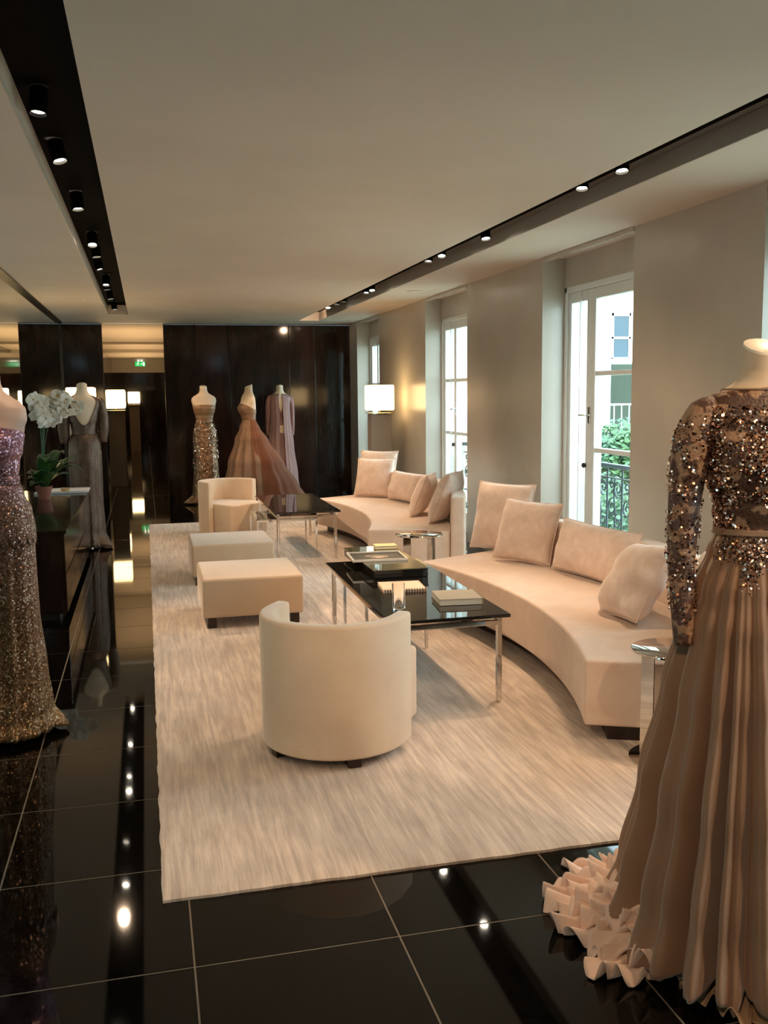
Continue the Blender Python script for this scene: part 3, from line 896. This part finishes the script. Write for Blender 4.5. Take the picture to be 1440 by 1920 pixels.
M_seqA = mat('bronze_sequin', (0.55, 0.29, 0.17), 0.24, 1.0)
M_seqB = mat('rose_sequin', (0.70, 0.43, 0.34), 0.22, 1.0)
M_seqC = mat('dark_sequin', (0.16, 0.08, 0.055), 0.2, 1.0)
M_seqD = mat('crystal_sequin', (0.95, 0.84, 0.76), 0.2, 1.0)
M_chif = variegated('taupe_chiffon', (0.27, 0.145, 0.078), (0.32, 0.18, 0.10), 2.0, 0.62, vscale=(1, 1, 0.2), bmp=0.06, bscale=400, **{'Sheen_Weight': 0.35})
M_lining = mat('brown_lining', (0.16, 0.075, 0.04), 0.6)
M_ruffle = mat('blush_chiffon_ruffle', (0.82, 0.60, 0.47), 0.6, **{'Sheen_Weight': 0.4})
M_tulle = variegated('embroidered_tulle', (0.40, 0.24, 0.14), (0.10, 0.048, 0.03), 22, 0.45, bmp=1.0, bscale=120, detail=6, lo=0.44, hi=0.50)

# ---- near right gown: beaded long-sleeved bodice, chiffon skirt, ruffled train
gr = thing('gown_on_form', 'beaded long-sleeved taupe gown with chiffon skirt and ruffled train, in the right foreground', 'dress form', (1.64, 2.30, 0), math.radians(-8))
dress_form(gr, M_form, 0.95, capm=M_formcap)
def topz(a): return 1.595 - 0.02 * abs(math.cos(a)) + 0.012 * math.sin(a)
def bodice_fn(z, a):
    f = (1.60 - z) / 0.39
    tz = 1.598 - 0.006 * math.cos(2 * a)
    zz = tz + (1.205 - tz) * f
    return body_pt(zz, a, 0.006)
MB().loft(bodice_fn, zlist(1.60, 1.21, 60), 72).build('bodice', M_tulle, gr, angle=0, thick=0.002)
MB().loft(lambda z, a: body_pt(z, a, 0.011), zlist(1.222, 1.205, 4), 72).build('waist_band', mat('taupe_ribbon', (0.30, 0.19, 0.12), 0.4), gr, angle=0, thick=0.004)
MB().loft(lambda z, a: body_pt(z, a, 0.0085), zlist(1.602, 1.597, 2), 72).build('neck_binding', mat('taupe_binding', (0.34, 0.22, 0.14), 0.5), gr, angle=0, thick=0.003)
arms = {}
for sg in (-1, 1):
    pts = [(sg * 0.10, 0, 1.545), (sg * 0.168, 0, 1.535), (sg * 0.200, 0.0, 1.45), (sg * 0.217, 0.0, 1.30), (sg * 0.228, -0.015, 1.13), (sg * 0.228, -0.035, 0.98), (sg * 0.226, -0.045, 0.905)]
    o, P_, R_ = limb(gr, 'sleeve', M_tulle, pts, [0.035, 0.050, 0.054, 0.044, 0.037, 0.030, 0.027])
    arms[sg] = (P_, R_)
rr = random.Random(3)
smp = []
while len(smp) < 11000:
    z = rr.uniform(1.215, 1.585); a = rr.uniform(PI * 0.75, PI * 2.25)
    p = bodice_fn(z, a)
    den = noise.noise((p.x * 13, p.y * 13, p.z * 13)) + 0.5 * noise.noise((p.x * 34, p.y * 34, p.z * 34)) + (0.5 if 1.38 < p.z < 1.52 else 0.15) - (0.9 if p.z > 1.555 else 0)
    if den > rr.uniform(-0.1, 0.5):
        n_ = Vector((math.cos(a), math.sin(a) * 1.3, 0)).normalized()
        smp.append((p, n_))
for sg in (-1, 1):
    P_, R_ = arms[sg]
    for _ in range(3400 if sg < 0 else 1200):
        i = rr.randrange(2, len(P_) - 1); f = rr.random(); a = rr.uniform(0, 2 * PI)
        c_ = P_[i].lerp(P_[i + 1], f); r_ = R_[i] * (1 - f) + R_[i + 1] * f
        n_ = Vector((math.cos(a), math.sin(a), 0))
        p = c_ + n_ * r_
        den = noise.noise((p.x * 15, p.y * 15, p.z * 15)) + 0.5 * noise.noise((p.x * 40, p.y * 40, p.z * 40)) + 0.45 - (0.55 if p.z < 1.0 else 0)
        if den > rr.uniform(0, 0.5): smp.append((p, n_))
scatter_sequins(gr, smp, [M_seqA, M_seqA, M_seqB, M_seqC, M_seqD], 0.0018, 0.0046, tilt=0.8)
SK = [(1.215, 0.114, 0.088, 0.0), (1.15, 0.136, 0.115, 0.0), (1.05, 0.170, 0.155, 0.0), (0.95, 0.195, 0.19, 0.0), (0.75, 0.226, 0.235, 0.0), (0.45, 0.270, 0.285, 0.0), (0.2, 0.315, 0.33, 0.0), (0.02, 0.355, 0.385, 0.0)]
skirt(gr, 'skirt_lining', M_lining, [(z, w_ * 0.72, d_ * 0.72, c_) for (z, w_, d_, c_) in SK], 9, 21, lambda z: 0.02 + 0.05 * (1.2 - z), n=120, nz=24, hem=0.03)
sk_o, sk_fn = skirt(gr, 'skirt', M_chif, SK, 18, 5, lambda z: min(0.24, 0.02 + 0.32 * (1.215 - z)), z1=1.215, n=640, nz=80, hemwave=0.025, pleats=True)
smp = []
for (ca_, cz_, ra_, n_s) in ((-PI / 2 - 0.50, 1.150, 0.30, 380), (-PI / 2 + 0.12, 1.155, 0.25, 260), (-PI / 2 + 0.55, 1.14, 0.25, 250), (-PI / 2 - 1.05, 1.17, 0.3, 200), (-PI / 2 + 0.15, 1.09, 0.12, 60), (-PI / 2 - 0.55, 1.10, 0.15, 90), (-PI / 2, 1.19, 1.4, 500)):
    for _ in range(n_s):
        a = ca_ + rr.gauss(0, ra_ * 0.5); z = min(1.205, cz_ + rr.gauss(0, 0.018))
        p = Vector(sk_fn(z, a)); smp.append((p, Vector((math.cos(a), math.sin(a), 0.3)).normalized()))
scatter_sequins(gr, smp, [M_seqA, M_seqB, M_seqC, M_seqD], 0.0018, 0.0045, name='waist_beading', seed=8, lift=0.004)
# ruffled train: overlapping gathered tiers fanning over the floor
def ruffle_tier(rin, ro0, ro1, z_in, z_out, amp, nf, seed, a0, a1):
    rg_ = random.Random(seed)
    ph = [rg_.uniform(0, 6) for _ in range(6)]
    def fn(u, v):
        a = a0 + (a1 - a0) * u
        env = min(1, u * 7, (1 - u) * 7) ** 0.5
        ro = ro0 + (ro1 - ro0) * u
        ro *= 1 + 0.05 * math.sin(a * 9 + ph[0]) + 0.04 * math.sin(a * 17 + ph[1]) + 0.03 * math.cos(a * nf + ph[2])
        ro = rin + (ro - rin) * env
        aw = a + 0.05 * math.sin(a * 7 + ph[3]) + 0.03 * v * math.sin(v * 5 + ph[4])
        w1 = math.cos(nf * aw + ph[2]); w2 = math.cos(nf * 1.63 * aw + ph[5] + v)
        fold = 0.5 + 0.5 * (0.65 * w1 + 0.35 * w2)
        r_ = rin + (ro - rin) * v
        z = z_in + (z_out - z_in) * v ** 0.7 + amp * (0.35 + 0.65 * v) * fold * env
        z += 0.006 * v * math.sin(nf * 3.1 * aw + ph[4]) * env
        if v > 0.75: z += (v - 0.75) * 0.12 * w2
        aa = a + 0.03 * v * math.sin(nf * aw + ph[2] + 1.2)
        return (r_ * math.cos(aa), r_ * math.sin(aa), max(0.006, z))
    return fn
A = math.radians
for (rin, ro0, ro1, zi, zo, amp, nf, sd, a0, a1) in ((0.25, 0.62, 0.45, 0.08, 0.006, 0.032, 40, 4, A(118), A(214)), (0.25, 0.55, 0.41, 0.12, 0.030, 0.030, 46, 9, A(116), A(216)), (0.25, 0.49, 0.38, 0.16, 0.055, 0.028, 43, 14, A(114), A(218)), (0.25, 0.43, 0.35, 0.20, 0.085, 0.028, 48, 21, A(114), A(218))):
    MB().grid(ruffle_tier(rin, ro0, ro1, zi, zo, amp, nf, sd, a0, a1), 420, 20).build('train_ruffle', M_ruffle, gr, angle=0, thick=0.0015)
MB().grid(ruffle_tier(0.22, 0.41, 0.43, 0.04, 0.004, 0.014, 30, 23, A(212), A(335)), 400, 12).build('hem_ruffle', mat('taupe_hem_ruffle', (0.42, 0.27, 0.16), 0.6), gr, angle=0, thick=0.0015)
MB().lathe([(0.15, 0.0), (0.15, 0.012), (0.02, 0.02), (0.016, 0.03), (0.016, 1.0)], 24).build('stand', M_steel, gr)

# ---- left foreground gown: strapless purple to gold sequin column, seen in part
M_gradseq = sequined('purple_gold_sequins', (0.30, 0.20, 0.12), (0.40, 0.28, 0.16), 190, 0.6, 0.25, 0.95)
nt = M_gradseq.node_tree
_tc = nd(M_gradseq, 'ShaderNodeTexCoord'); _sx = nd(M_gradseq, 'ShaderNodeSeparateXYZ')
nt.links.new(_tc.outputs['Object'], _sx.inputs[0])
_mr = nd(M_gradseq, 'ShaderNodeMapRange'); _mr.inputs[1].default_value = 0.0; _mr.inputs[2].default_value = 1.5
nt.links.new(_sx.outputs['Z'], _mr.inputs[0])
setc(M_gradseq, ramp(M_gradseq, _mr.outputs[0], [(0.0, (0.28, 0.17, 0.08)), (0.35, (0.16, 0.09, 0.045)), (0.72, (0.20, 0.12, 0.09)), (0.93, (0.34, 0.19, 0.25))]))
gl = thing('gown_on_form', 'strapless sequined column gown shading from mauve to gold, cut by the left edge', 'dress form', (-0.70, 4.72, 0), math.radians(-20))
dress_form(gl, M_formpink, 0.95)
def strapless(zt_front, zt_back, off=0.006):
    def fn(q, a):
        tz = zt_front + (zt_back - zt_front) * (0.5 + 0.5 * math.sin(a))
        return body_pt(tz + (1.20 - tz) * q, a, off)
    return fn
MB().loft(strapless(1.47, 1.40), [k / 30 for k in range(31)], 72).build('bodice', M_gradseq, gl, angle=0, thick=0.003)
MB().loft(lambda z, a: body_pt(z, a, 0.010), zlist(1.235, 1.215, 3), 72).build('waist_band', M_gradseq, gl, angle=0, thick=0.004)
SKL = [(1.22, 0.118, 0.092, 0), (1.15, 0.138, 0.106, 0.004), (1.08, 0.162, 0.128, 0.01), (0.98, 0.172, 0.135, 0.01), (0.6, 0.178, 0.150, 0), (0.3, 0.195, 0.175, 0), (0.12, 0.205, 0.20, 0), (0.01, 0.225, 0.24, 0)]
skirt(gl, 'skirt', M_gradseq, SKL, 13, 11, lambda z: 0.015 + 0.15 * max(0, 0.95 - z), exts=((math.radians(20), 30, lambda z: 0.08 * max(0, (0.09 - z) / 0.09)),), n=260, hemwave=0.02)
# peplum-like tiered lower edge of the overlay
def pep(q, a):
    z = 1.10 - q * (0.17 + 0.02 * math.sin(a * 23))
    w_, d_, c_ = interp(SKL, z)
    return ((w_ + 0.004 + 0.004 * q) * math.cos(a), (d_ + 0.004 + 0.004 * q) * math.sin(a) + c_, z)
MB().loft(pep, [k / 14 for k in range(15)], 120).build('overlay', M_gradseq, gl, angle=0, thick=0.002)
MB().lathe([(0.15, 0.0), (0.15, 0.012), (0.02, 0.02), (0.016, 0.03), (0.016, 1.0)], 24).build('stand', M_steel, gl)

# ---- backless taupe gown behind the console
M_taupeseq = sequined('taupe_beading', (0.085, 0.055, 0.037), (0.14, 0.092, 0.062), 240, 0.5, 0.38, 0.5, patch=30, stretch=(1, 1, 0.3))
gb = thing('gown_on_form', 'backless long-sleeved taupe beaded gown behind the black console', 'dress form', (-0.635, 10.50, 0), math.radians(180 + 8))
dress_form(gb, M_formpink if False else M_form, 0.95)
def deepv(q, a):
    s_ = math.sin(a)                        # back is +Y local
    k = max(0.0, s_) ** 1.0
    wv = abs(math.cos(a))
    tz = 1.600 - (0.30 * max(0, 1 - (wv / 0.80) ** 2.6) if s_ > 0 else 0.03)
    return body_pt(tz + (1.2 - tz) * q, a, 0.006)
MB().loft(deepv, [k / 36 for k in range(37)], 120).build('bodice', M_taupeseq, gb, angle=0, thick=0.003)
for sg in (-1, 1):
    limb(gb, 'sleeve', M_taupeseq, [(sg * 0.13, 0, 1.56), (sg * 0.172, 0, 1.54), (sg * 0.20, 0, 1.42), (sg * 0.20, -0.01, 1.28), (sg * 0.185, -0.04, 1.12)], [0.035, 0.05, 0.052, 0.058, 0.052])
SKB = [(1.22, 0.128, 0.10, 0), (1.1, 0.16, 0.13, 0.01), (0.95, 0.168, 0.135, 0.01), (0.5, 0.162, 0.14, 0), (0.2, 0.17, 0.15, 0), (0.01, 0.19, 0.17, 0)]
skirt(gb, 'skirt', M_taupeseq, SKB, 12, 31, lambda z: 0.02 + 0.08 * max(0, 1 - z), exts=((math.radians(150), 6, lambda z: 0.09 * max(0, (0.14 - z) / 0.14)),), n=180)
MB().lathe([(0.09, 0.0), (0.09, 0.012), (0.02, 0.02), (0.016, 0.03), (0.016, 1.0)], 24).build('stand', M_steel, gb)

# ---- strapless gold sequin gown by the back wall
M_goldseq = sequined('gold_sequins', (0.14, 0.08, 0.04), (0.30, 0.18, 0.09), 150, 0.7, 0.28, 0.65, patch=14)
g1 = thing('gown_on_form', 'strapless slim gold sequined gown, leftmost of the three before the dark wall', 'dress form', (0.835, 14.30, 0), math.radians(4))
dress_form(g1, M_form, 0.95, capm=M_formcap)
M_goldb = variegated('gold_beaded_satin', (0.26, 0.15, 0.08), (0.32, 0.19, 0.10), 12, 0.4)
MB().loft(strapless(1.455, 1.41), [k / 30 for k in range(31)], 72).build('bodice', M_goldb, g1, angle=0, thick=0.003)
SK1 = [(1.22, 0.120, 0.095, 0), (1.13, 0.142, 0.115, 0), (1.02, 0.165, 0.13, 0.01), (0.9, 0.168, 0.135, 0.01), (0.5, 0.175, 0.15, 0), (0.2, 0.20, 0.18, 0), (0.01, 0.24, 0.22, 0)]
skirt(g1, 'skirt', M_goldseq, SK1, 13, 41, lambda z: 0.01 + 0.10 * max(0, 1 - z), exts=((math.radians(190), 6, lambda z: 0.12 * max(0, (0.12 - z) / 0.12)),), n=200)
smp = []
for _ in range(1500):
    a = rr.uniform(PI, 2 * PI); z = rr.triangular(0.15, 1.32, 1.0)
    w_, d_, c_ = interp(SK1, z)
    smp.append((Vector((w_ * math.cos(a) * 1.05, d_ * math.sin(a) * 1.06 + c_, z)), Vector((math.cos(a), math.sin(a), 0))))
scatter_sequins(g1, smp, [M_seqD, M_seqA, M_seqB], 0.003, 0.007, seed=12, lift=0.006)
MB().lathe([(0.09, 0.0), (0.09, 0.012), (0.02, 0.02), (0.016, 0.03), (0.016, 1.0)], 24).build('stand', M_steel, g1)

# ---- copper ball gown in profile, with a trailing overskirt
M_copper = sequined('copper_lame', (0.20, 0.11, 0.06), (0.27, 0.155, 0.09), 150, 0.15, 0.5, 0.35, patch=6, stretch=(1, 1, 0.3))
M_copper2 = variegated('copper_satin', (0.15, 0.06, 0.032), (0.21, 0.088, 0.05), 3, 0.8, spec=0.12, vscale=(1, 1, 0.3), bmp=0.1, bscale=80)
g2 = thing('gown_on_form', 'copper strapless ball gown in profile, its train sweeping right, middle one at dark wall', 'dress form', (1.43, 13.80, 0), math.radians(-78))
dress_form(g2, M_form, 0.95, capm=M_formcap)
MB().loft(strapless(1.47, 1.36), [k / 30 for k in range(31)], 72).build('bodice', M_copper, g2, angle=0, thick=0.003)
SK2 = [(1.23, 0.120, 0.093, 0), (1.12, 0.155, 0.13, 0.0), (0.95, 0.22, 0.20, 0.0), (0.6, 0.33, 0.30, 0.0), (0.3, 0.39, 0.36, 0.0), (0.01, 0.44, 0.41, 0.0)]
skirt(g2, 'skirt', M_copper, SK2, 12, 51, lambda z: 0.02 + 0.10 * (1.23 - z), z1=1.23, n=220)
SK2b = [(1.235, 0.124, 0.097, 0), (1.12, 0.165, 0.14, 0.0), (0.95, 0.23, 0.21, 0.0), (0.6, 0.34, 0.32, 0.0), (0.3, 0.41, 0.40, 0.0), (0.015, 0.46, 0.46, 0.0)]
skirt(g2, 'overskirt', M_copper2, SK2b, 10, 57, lambda z: 0.03 + 0.12 * (1.23 - z), z1=1.235, n=220, thick=0.003,
      exts=((math.radians(90), 3, lambda z: 0.42 * max(0, (1.2 - z) / 1.2) ** 1.25),), a0=math.radians(-10), a1=math.radians(190))
MB().lathe([(0.09, 0.0), (0.09, 0.012), (0.02, 0.02), (0.016, 0.03), (0.016, 1.0)], 24).build('stand', M_steel, g2)

# ---- mauve caped gown seen from behind
M_cape = variegated('mauve_crepe', (0.24, 0.145, 0.13), (0.29, 0.18, 0.165), 3, 0.7, spec=0.2, vscale=(1, 1, 0.2))
M_rose = sequined('dark_rose_lace', (0.20, 0.10, 0.09), (0.28, 0.15, 0.13), 150, 0.3, 0.5, 0.4)
g3 = thing('gown_on_form', 'mauve caped long-sleeved gown seen from behind, rightmost at the dark wall', 'dress form', (2.05, 15.02, 0), math.radians(180))
dress_form(g3, M_form, 0.95, capm=M_formcap)
def vback(q, a):
    s_ = math.sin(a); wv = abs(math.cos(a))
    tz = 1.585 - (0.28 * max(0, 1 - wv / 0.45) if s_ > 0 else 0.0)
    return body_pt(tz + (1.2 - tz) * q, a, 0.005)
MB().loft(vback, [k / 30 for k in range(31)], 100).build('bodice', M_rose, g3, angle=0, thick=0.003)
for sg in (-1, 1):
    limb(g3, 'sleeve', M_rose, [(sg * 0.12, 0, 1.56), (sg * 0.165, 0, 1.54), (sg * 0.185, 0, 1.42), (sg * 0.19, -0.01, 1.25), (sg * 0.195, -0.02, 1.08), (sg * 0.19, -0.03, 0.95)], [0.03, 0.045, 0.046, 0.04, 0.034, 0.03])
SK3 = [(1.22, 0.120, 0.095, 0), (1.08, 0.15, 0.125, 0.0), (0.9, 0.17, 0.15, 0.0), (0.5, 0.20, 0.19, 0.0), (0.01, 0.24, 0.24, 0.0)]
skirt(g3, 'skirt', M_cape, SK3, 12, 61, lambda z: 0.02 + 0.10 * (1.22 - z), n=180)
for sg in (-1, 1):
    F_ = Folds(14, 70 + sg)
    def cape_fn(u, v, sg=sg, F_=F_):
        z = 1.60 + (0.012 - 1.60) * v
        zz = max(z, 0.012)
        a_in = PI / 2 - sg * (0.16 + 0.06 * v)     # close to centre back
        a_out = PI / 2 - sg * (1.15 + 0.45 * v)
        a = a_in + (a_out - a_in) * u
        w_, d_, c_ = interp([(1.60, 0.110, 0.078, 0.0), (1.54, 0.165, 0.10, 0), (1.4, 0.16, 0.125, 0), (1.2, 0.165, 0.15, 0), (0.8, 0.20, 0.20, 0), (0.3, 0.25, 0.27, 0), (0.0, 0.29, 0.32, 0)], zz)
        k = 1 + (0.02 + 0.09 * v) * F_(a * 1.3, v)
        return (w_ * k * math.cos(a), d_ * k * math.sin(a), zz)
    MB().grid(cape_fn, 60, 60).build('cape_panel', M_cape, g3, angle=0, thick=0.003)
MB().lathe([(0.09, 0.0), (0.09, 0.012), (0.02, 0.02), (0.016, 0.03), (0.016, 1.0)], 24).build('stand', M_steel, g3)

# ================================================================ SPOTLIGHTS IN THE SLOTS
ORD = ['nearest', 'second', 'third', 'fourth', 'fifth', 'sixth', 'seventh', 'eighth', 'ninth', 'tenth', 'eleventh', 'farthest']
# x, y, aim point, wattage factor, tilt seen
LSP = [(-0.37, 4.25, (-0.9, 5.2, 0.6), 0.5), (-0.365, 5.07, (2.5, 6.3, 0.6), 1.25), (-0.355, 6.31, (0.8, 7.6, 0), 0.9), (-0.342, 7.79, (0.1, 5.8, 0), 1.0),
       (-0.343, 8.39, (0.9, 10.5, 0.4), 0.9), (-0.36, 9.25, (2.5, 10.3, 0.6), 1.2), (-0.342, 10.50, (-0.6, 10.4, 1.0), 0.35), (-0.352, 10.91, (0.84, 14.2, 1.1), 0.9),
       (-0.354, 11.96, (1.45, 13.8, 0.9), 1.0), (-0.348, 13.39, (0.84, 14.3, 1.3), 0.6)]
RSP = [(2.47, 4.73, (1.9, 4.6, 0.3), 0.55), (2.455, 5.17, (1.4, 5.3, 0), 1.0), (2.53, 6.97, (2.3, 6.3, 0.4), 0.5), (2.48, 7.91, (1.3, 6.5, 0), 1.1),
       (2.455, 8.21, (1.4, 9.4, 0), 1.1), (2.52, 10.65, (2.1, 9.6, 0.3), 0.7), (2.51, 10.88, (1.5, 11.2, 0), 0.9), (2.46, 11.91, (2.0, 14.4, 1.2), 1.0),
       (2.44, 12.27, (1.45, 13.8, 1.0), 1.0), (2.44, 12.9, (2.6, 11.0, 0.6), 0.6)]
def spotlight(label, x, y, aim, fac, first, dim=False):
    far = aim[1] > 13.5
    d_ = (Vector(aim) - Vector((x, y, ZC + 0.05))).normalized()
    dvis = (d_ * 0.35 + Vector((0, -0.32, -0.9))).normalized()
    q = dvis.to_track_quat('-Z', 'Y')
    t_ = thing('spotlight', label, 'ceiling spotlight', (x, y, ZC + 0.062))
    Mx = q.to_matrix().to_4x4()
    MB().lathe([(0.034, 0.06), (0.038, 0.05), (0.038, -0.045), (0.033, -0.045), (0.030, -0.02)], 24, Mx, cap=False).build('housing', M_slotblack, t_)
    MB().lathe([(0.0, -0.028), (0.031, -0.030), (0.031, -0.022), (0.0, -0.022)], 24, Mx, cap=False).build('lens', M_lensdim if dim else M_lens, t_)
    MB().tube([(0, 0, 0.0), (0, 0, 0.066)], 0.012, 10).build('bracket', M_black, t_)
    L = bpy.data.lights.new('spot', 'SPOT')
    L.energy = SPOT_W * fac; L.color = WARM; L.spot_size = math.radians(26 if far else 62); L.spot_blend = 0.6; L.shadow_soft_size = 0.035
    lo = bpy.data.objects.new('light_beam', L); link(lo, t_)
    lo.rotation_mode = 'QUATERNION'; lo.rotation_quaternion = d_.to_track_quat('-Z', 'Y')
    lo.location = Vector((0, 0, -0.065))
    return t_
for k, (x, y, aim, f) in enumerate(LSP):
    spotlight('%s spotlight in the left ceiling slot, counted from the camera' % ('farthest' if k == len(LSP) - 1 else ORD[k]), x, y, aim, f, k == 0, dim=(k in (0, 5)))
for k, (x, y, aim, f) in enumerate(RSP):
    spotlight('%s spotlight in the right ceiling slot, counted from the camera' % ('farthest' if k == len(RSP) - 1 else ORD[k]), x, y, aim, f, k == 0)
# unseen spots without fittings, added to light armchair, near gown and slot end
for (x, y, aim, f) in ((-0.36, 2.0, (0.9, 3.9, 0.3), 0.85), (-0.36, -0.2, (1.6, 2.3, 0.8), 1.1), (2.47, 1.2, (1.6, 2.3, 0.8), 1.0), (2.47, 3.0, (1.35, 2.6, 0.1), 1.0), (2.47, -1.5, (1.5, -0.5, 0), 1.0), (2.47, 13.9, (2.55, 14.7, 2.75), 0.2)):
    L = bpy.data.lights.new('unseen_spot', 'SPOT')
    L.energy = SPOT_W * f; L.color = WARM; L.spot_size = math.radians(62); L.spot_blend = 0.6; L.shadow_soft_size = 0.035
    lo = bpy.data.objects.new('added_slot_light', L); link(lo)
    lo.location = (x, y, ZC + 0.02); lo.rotation_mode = 'QUATERNION'
    lo.rotation_quaternion = (Vector(aim) - lo.location).to_track_quat('-Z', 'Y')

# ================================================================ OUTSIDE
def scroll(c, r0_, turns, sg, start, mb, rad=0.008, M=None):
    pts = []
    for k in range(28):
        q = k / 27
        a = start + sg * q * turns * 2 * PI
        r_ = r0_ * (1 - 0.82 * q)
        pts.append((0, c[0] + r_ * math.cos(a), c[1] + r_ * math.sin(a)))
    mb.tube(pts, rad, 6, M)
M_iron = mat('dark_wrought_iron', (0.02, 0.035, 0.04), 0.45, 0.3)
for k, (a, b) in enumerate(REC):
    if k in (0,): continue
    words_ = {1: 'beside the beaded gown', 2: 'outside the nearest visible window', 3: 'outside the second window along', 4: 'outside the farthest window'}[k]
    t_ = thing('balcony_railing', 'ornate wrought iron balcony railing of scrolls %s' % words_, 'railing', (XW + 0.28, a, 0))
    Wd = b - a
    MB().box(-0.03, 0.03, 0, Wd, 0.95, 0.985, 0.004, 1).build('top_rail', M_iron, t_, smooth=False)
    MB().box(-0.012, 0.012, 0, Wd, 0.10, 0.12).box(-0.008, 0.008, 0, Wd, 0.86, 0.872).box(-0.008, 0.008, 0, Wd, 0.40, 0.412).build('lower_rail', M_iron, t_, smooth=False)
    n = 6; u = Wd / n
    sc0 = MB()
    scroll((0.07, 0.78), 0.075, 1.4, 1, -PI / 2, sc0); scroll((0.17, 0.62), 0.075, 1.4, -1, PI / 2, sc0)
    scroll((0.07, 0.50), 0.065, 1.3, -1, PI / 2, sc0); scroll((0.18, 0.80), 0.05, 1.2, -1, -PI / 2, sc0)
    scroll((0.09, 0.30), 0.075, 1.4, 1, PI / 2, sc0); scroll((0.18, 0.20), 0.06, 1.4, -1, -PI / 2, sc0)
    sc0.tube([(0, 0.128, 0.86), (0, 0.14, 0.70), (0, 0.11, 0.55), (0, 0.13, 0.41), (0, 0.10, 0.25), (0, 0.128, 0.11)], 0.007, 6)
    sc0.tube([(0, 0.0, 0.11), (0, 0.0, 0.96)], 0.009, 6)
    me = sc0.mesh('scrollwork', M_iron)
    for i in range(n):
        o = bpy.data.objects.new('scrollwork', me); link(o, t_); o.location = (0, i * u, 0)
M_fac = variegated('white_facade', (0.80, 0.84, 0.84), (0.88, 0.90, 0.88), 0.6, 0.8)
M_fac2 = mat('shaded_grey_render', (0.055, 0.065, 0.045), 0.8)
M_blue = mat('blue_grey_pane', (0.03, 0.05, 0.065), 0.15, spec=0.4)
bd = thing('facade_building', 'white building seen through the nearer window', 'building', (0, 26, -4))
MB().box(4.0, 13.36, 0, 1.5, 0, 12).box(13.36, 26, 0.0, 1.5, 6.5, 12).box(13.36, 26, 2.4, 3.4, 0, 6.6).box(12.5, 13.36, 1.4, 3.4, 0, 6.6).build('wall', M_fac, bd, smooth=False)
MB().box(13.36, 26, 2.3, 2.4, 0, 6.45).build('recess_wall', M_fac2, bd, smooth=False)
MB().box(13.30, 26, -0.25, 1.5, 6.40, 6.52, 0.02, 1).build('ledge', M_fac, bd, smooth=False)
wf_ = MB()
for (a, b, c_, d_) in ((13.36, 13.41, 6.52, 7.85), (13.90, 13.96, 6.52, 7.85), (13.36, 13.96, 7.76, 7.85), (13.36, 13.96, 6.52, 6.56), (13.36, 13.96, 7.10, 7.16)):
    wf_.box(a, b, -0.05, 0.02, c_, d_)
wfo = wf_.build('window', M_white, bd, smooth=False)
MB().box(13.40, 13.91, -0.02, -0.005, 6.55, 7.11).build('pane', M_blue, wfo, smooth=False)
MB().box(13.40, 13.91, -0.02, -0.005, 7.15, 7.77).build('pane', M_blue, wfo, smooth=False)
rl = MB().box(13.36, 16.5, 0.4, 0.45, 5.15, 5.20)
for k in range(12): rl.box(13.45 + k * 0.25, 13.47 + k * 0.25, 0.41, 0.44, 4.3, 5.16)
rl.build('white_balustrade', M_white, bd, smooth=False)
gd = MB().box(XW + 0.4, 40, -30, 60, -4.2, -4.0).build('ground', variegated('garden_ground', (0.30, 0.33, 0.24), (0.42, 0.42, 0.34), 0.8, 0.9), smooth=False)
tag(gd, kind='structure')
M_tleaf = variegated('bluish_garden_leaf', (0.014, 0.055, 0.05), (0.08, 0.16, 0.05), 1.2, 0.4)
def tree(label, x, y, z, rx, rz_, n, seed, m_=None, name='garden_tree'):
    t_ = thing(name, label, 'tree', (x, y, -4))
    r_ = random.Random(seed)
    MB().tube([(0, 0, 0), (0.06, 0.03, (z + 4) * 0.5), (0, 0, z + 4)], [0.12, 0.09, 0.04], 10).tube([(0.03, 0, (z + 4) * 0.6), (rx * 0.5, 0.1, z + 4.2)], [0.05, 0.02], 8).tube([(0.03, 0, (z + 4) * 0.5), (-rx * 0.5, 0.1, z + 4.1)], [0.05, 0.02], 8).build('trunk', M_dwood, t_)
    mb = MB()
    for _ in range(n):
        v = Vector((r_.gauss(0, 1), r_.gauss(0, 1), r_.gauss(0, 1))).normalized() * r_.uniform(0.3, 1) ** 0.5
        cl = 1 + 0.25 * noise.noise(v * 2.5 + Vector((seed, 0, 0)))
        p = Vector((v.x * rx * cl, v.y * rx * cl, z + 4 + v.z * rz_ * cl))
        a = Vector((r_.uniform(-1, 1), r_.uniform(-1, 1), r_.uniform(-0.6, 0.6))).normalized(); b = a.orthogonal().normalized()
        s_ = r_.uniform(0.05, 0.11)
        mb.add([p - a * s_, p + b * s_ * 0.45, p + a * s_, p - b * s_ * 0.45], [(0, 1, 2, 3)])
    o = mb.build('foliage', m_ or M_tleaf, t_, smooth=False, recalc=False); o['kind'] = 'stuff'
    return t_
tree('leafy bluish green tree in front of the white building outside', 10.2, 19.2, -0.1, 0.72, 1.0, 5200, 3)
tree('low light green shrub tree at the foot of the white building', 11.4, 22.3, -1.6, 1.2, 1.2, 4200, 5)
tree('dense green tree right behind the iron balcony railing', 7.7, 14.3, -1.0, 1.1, 1.05, 5200, 9)
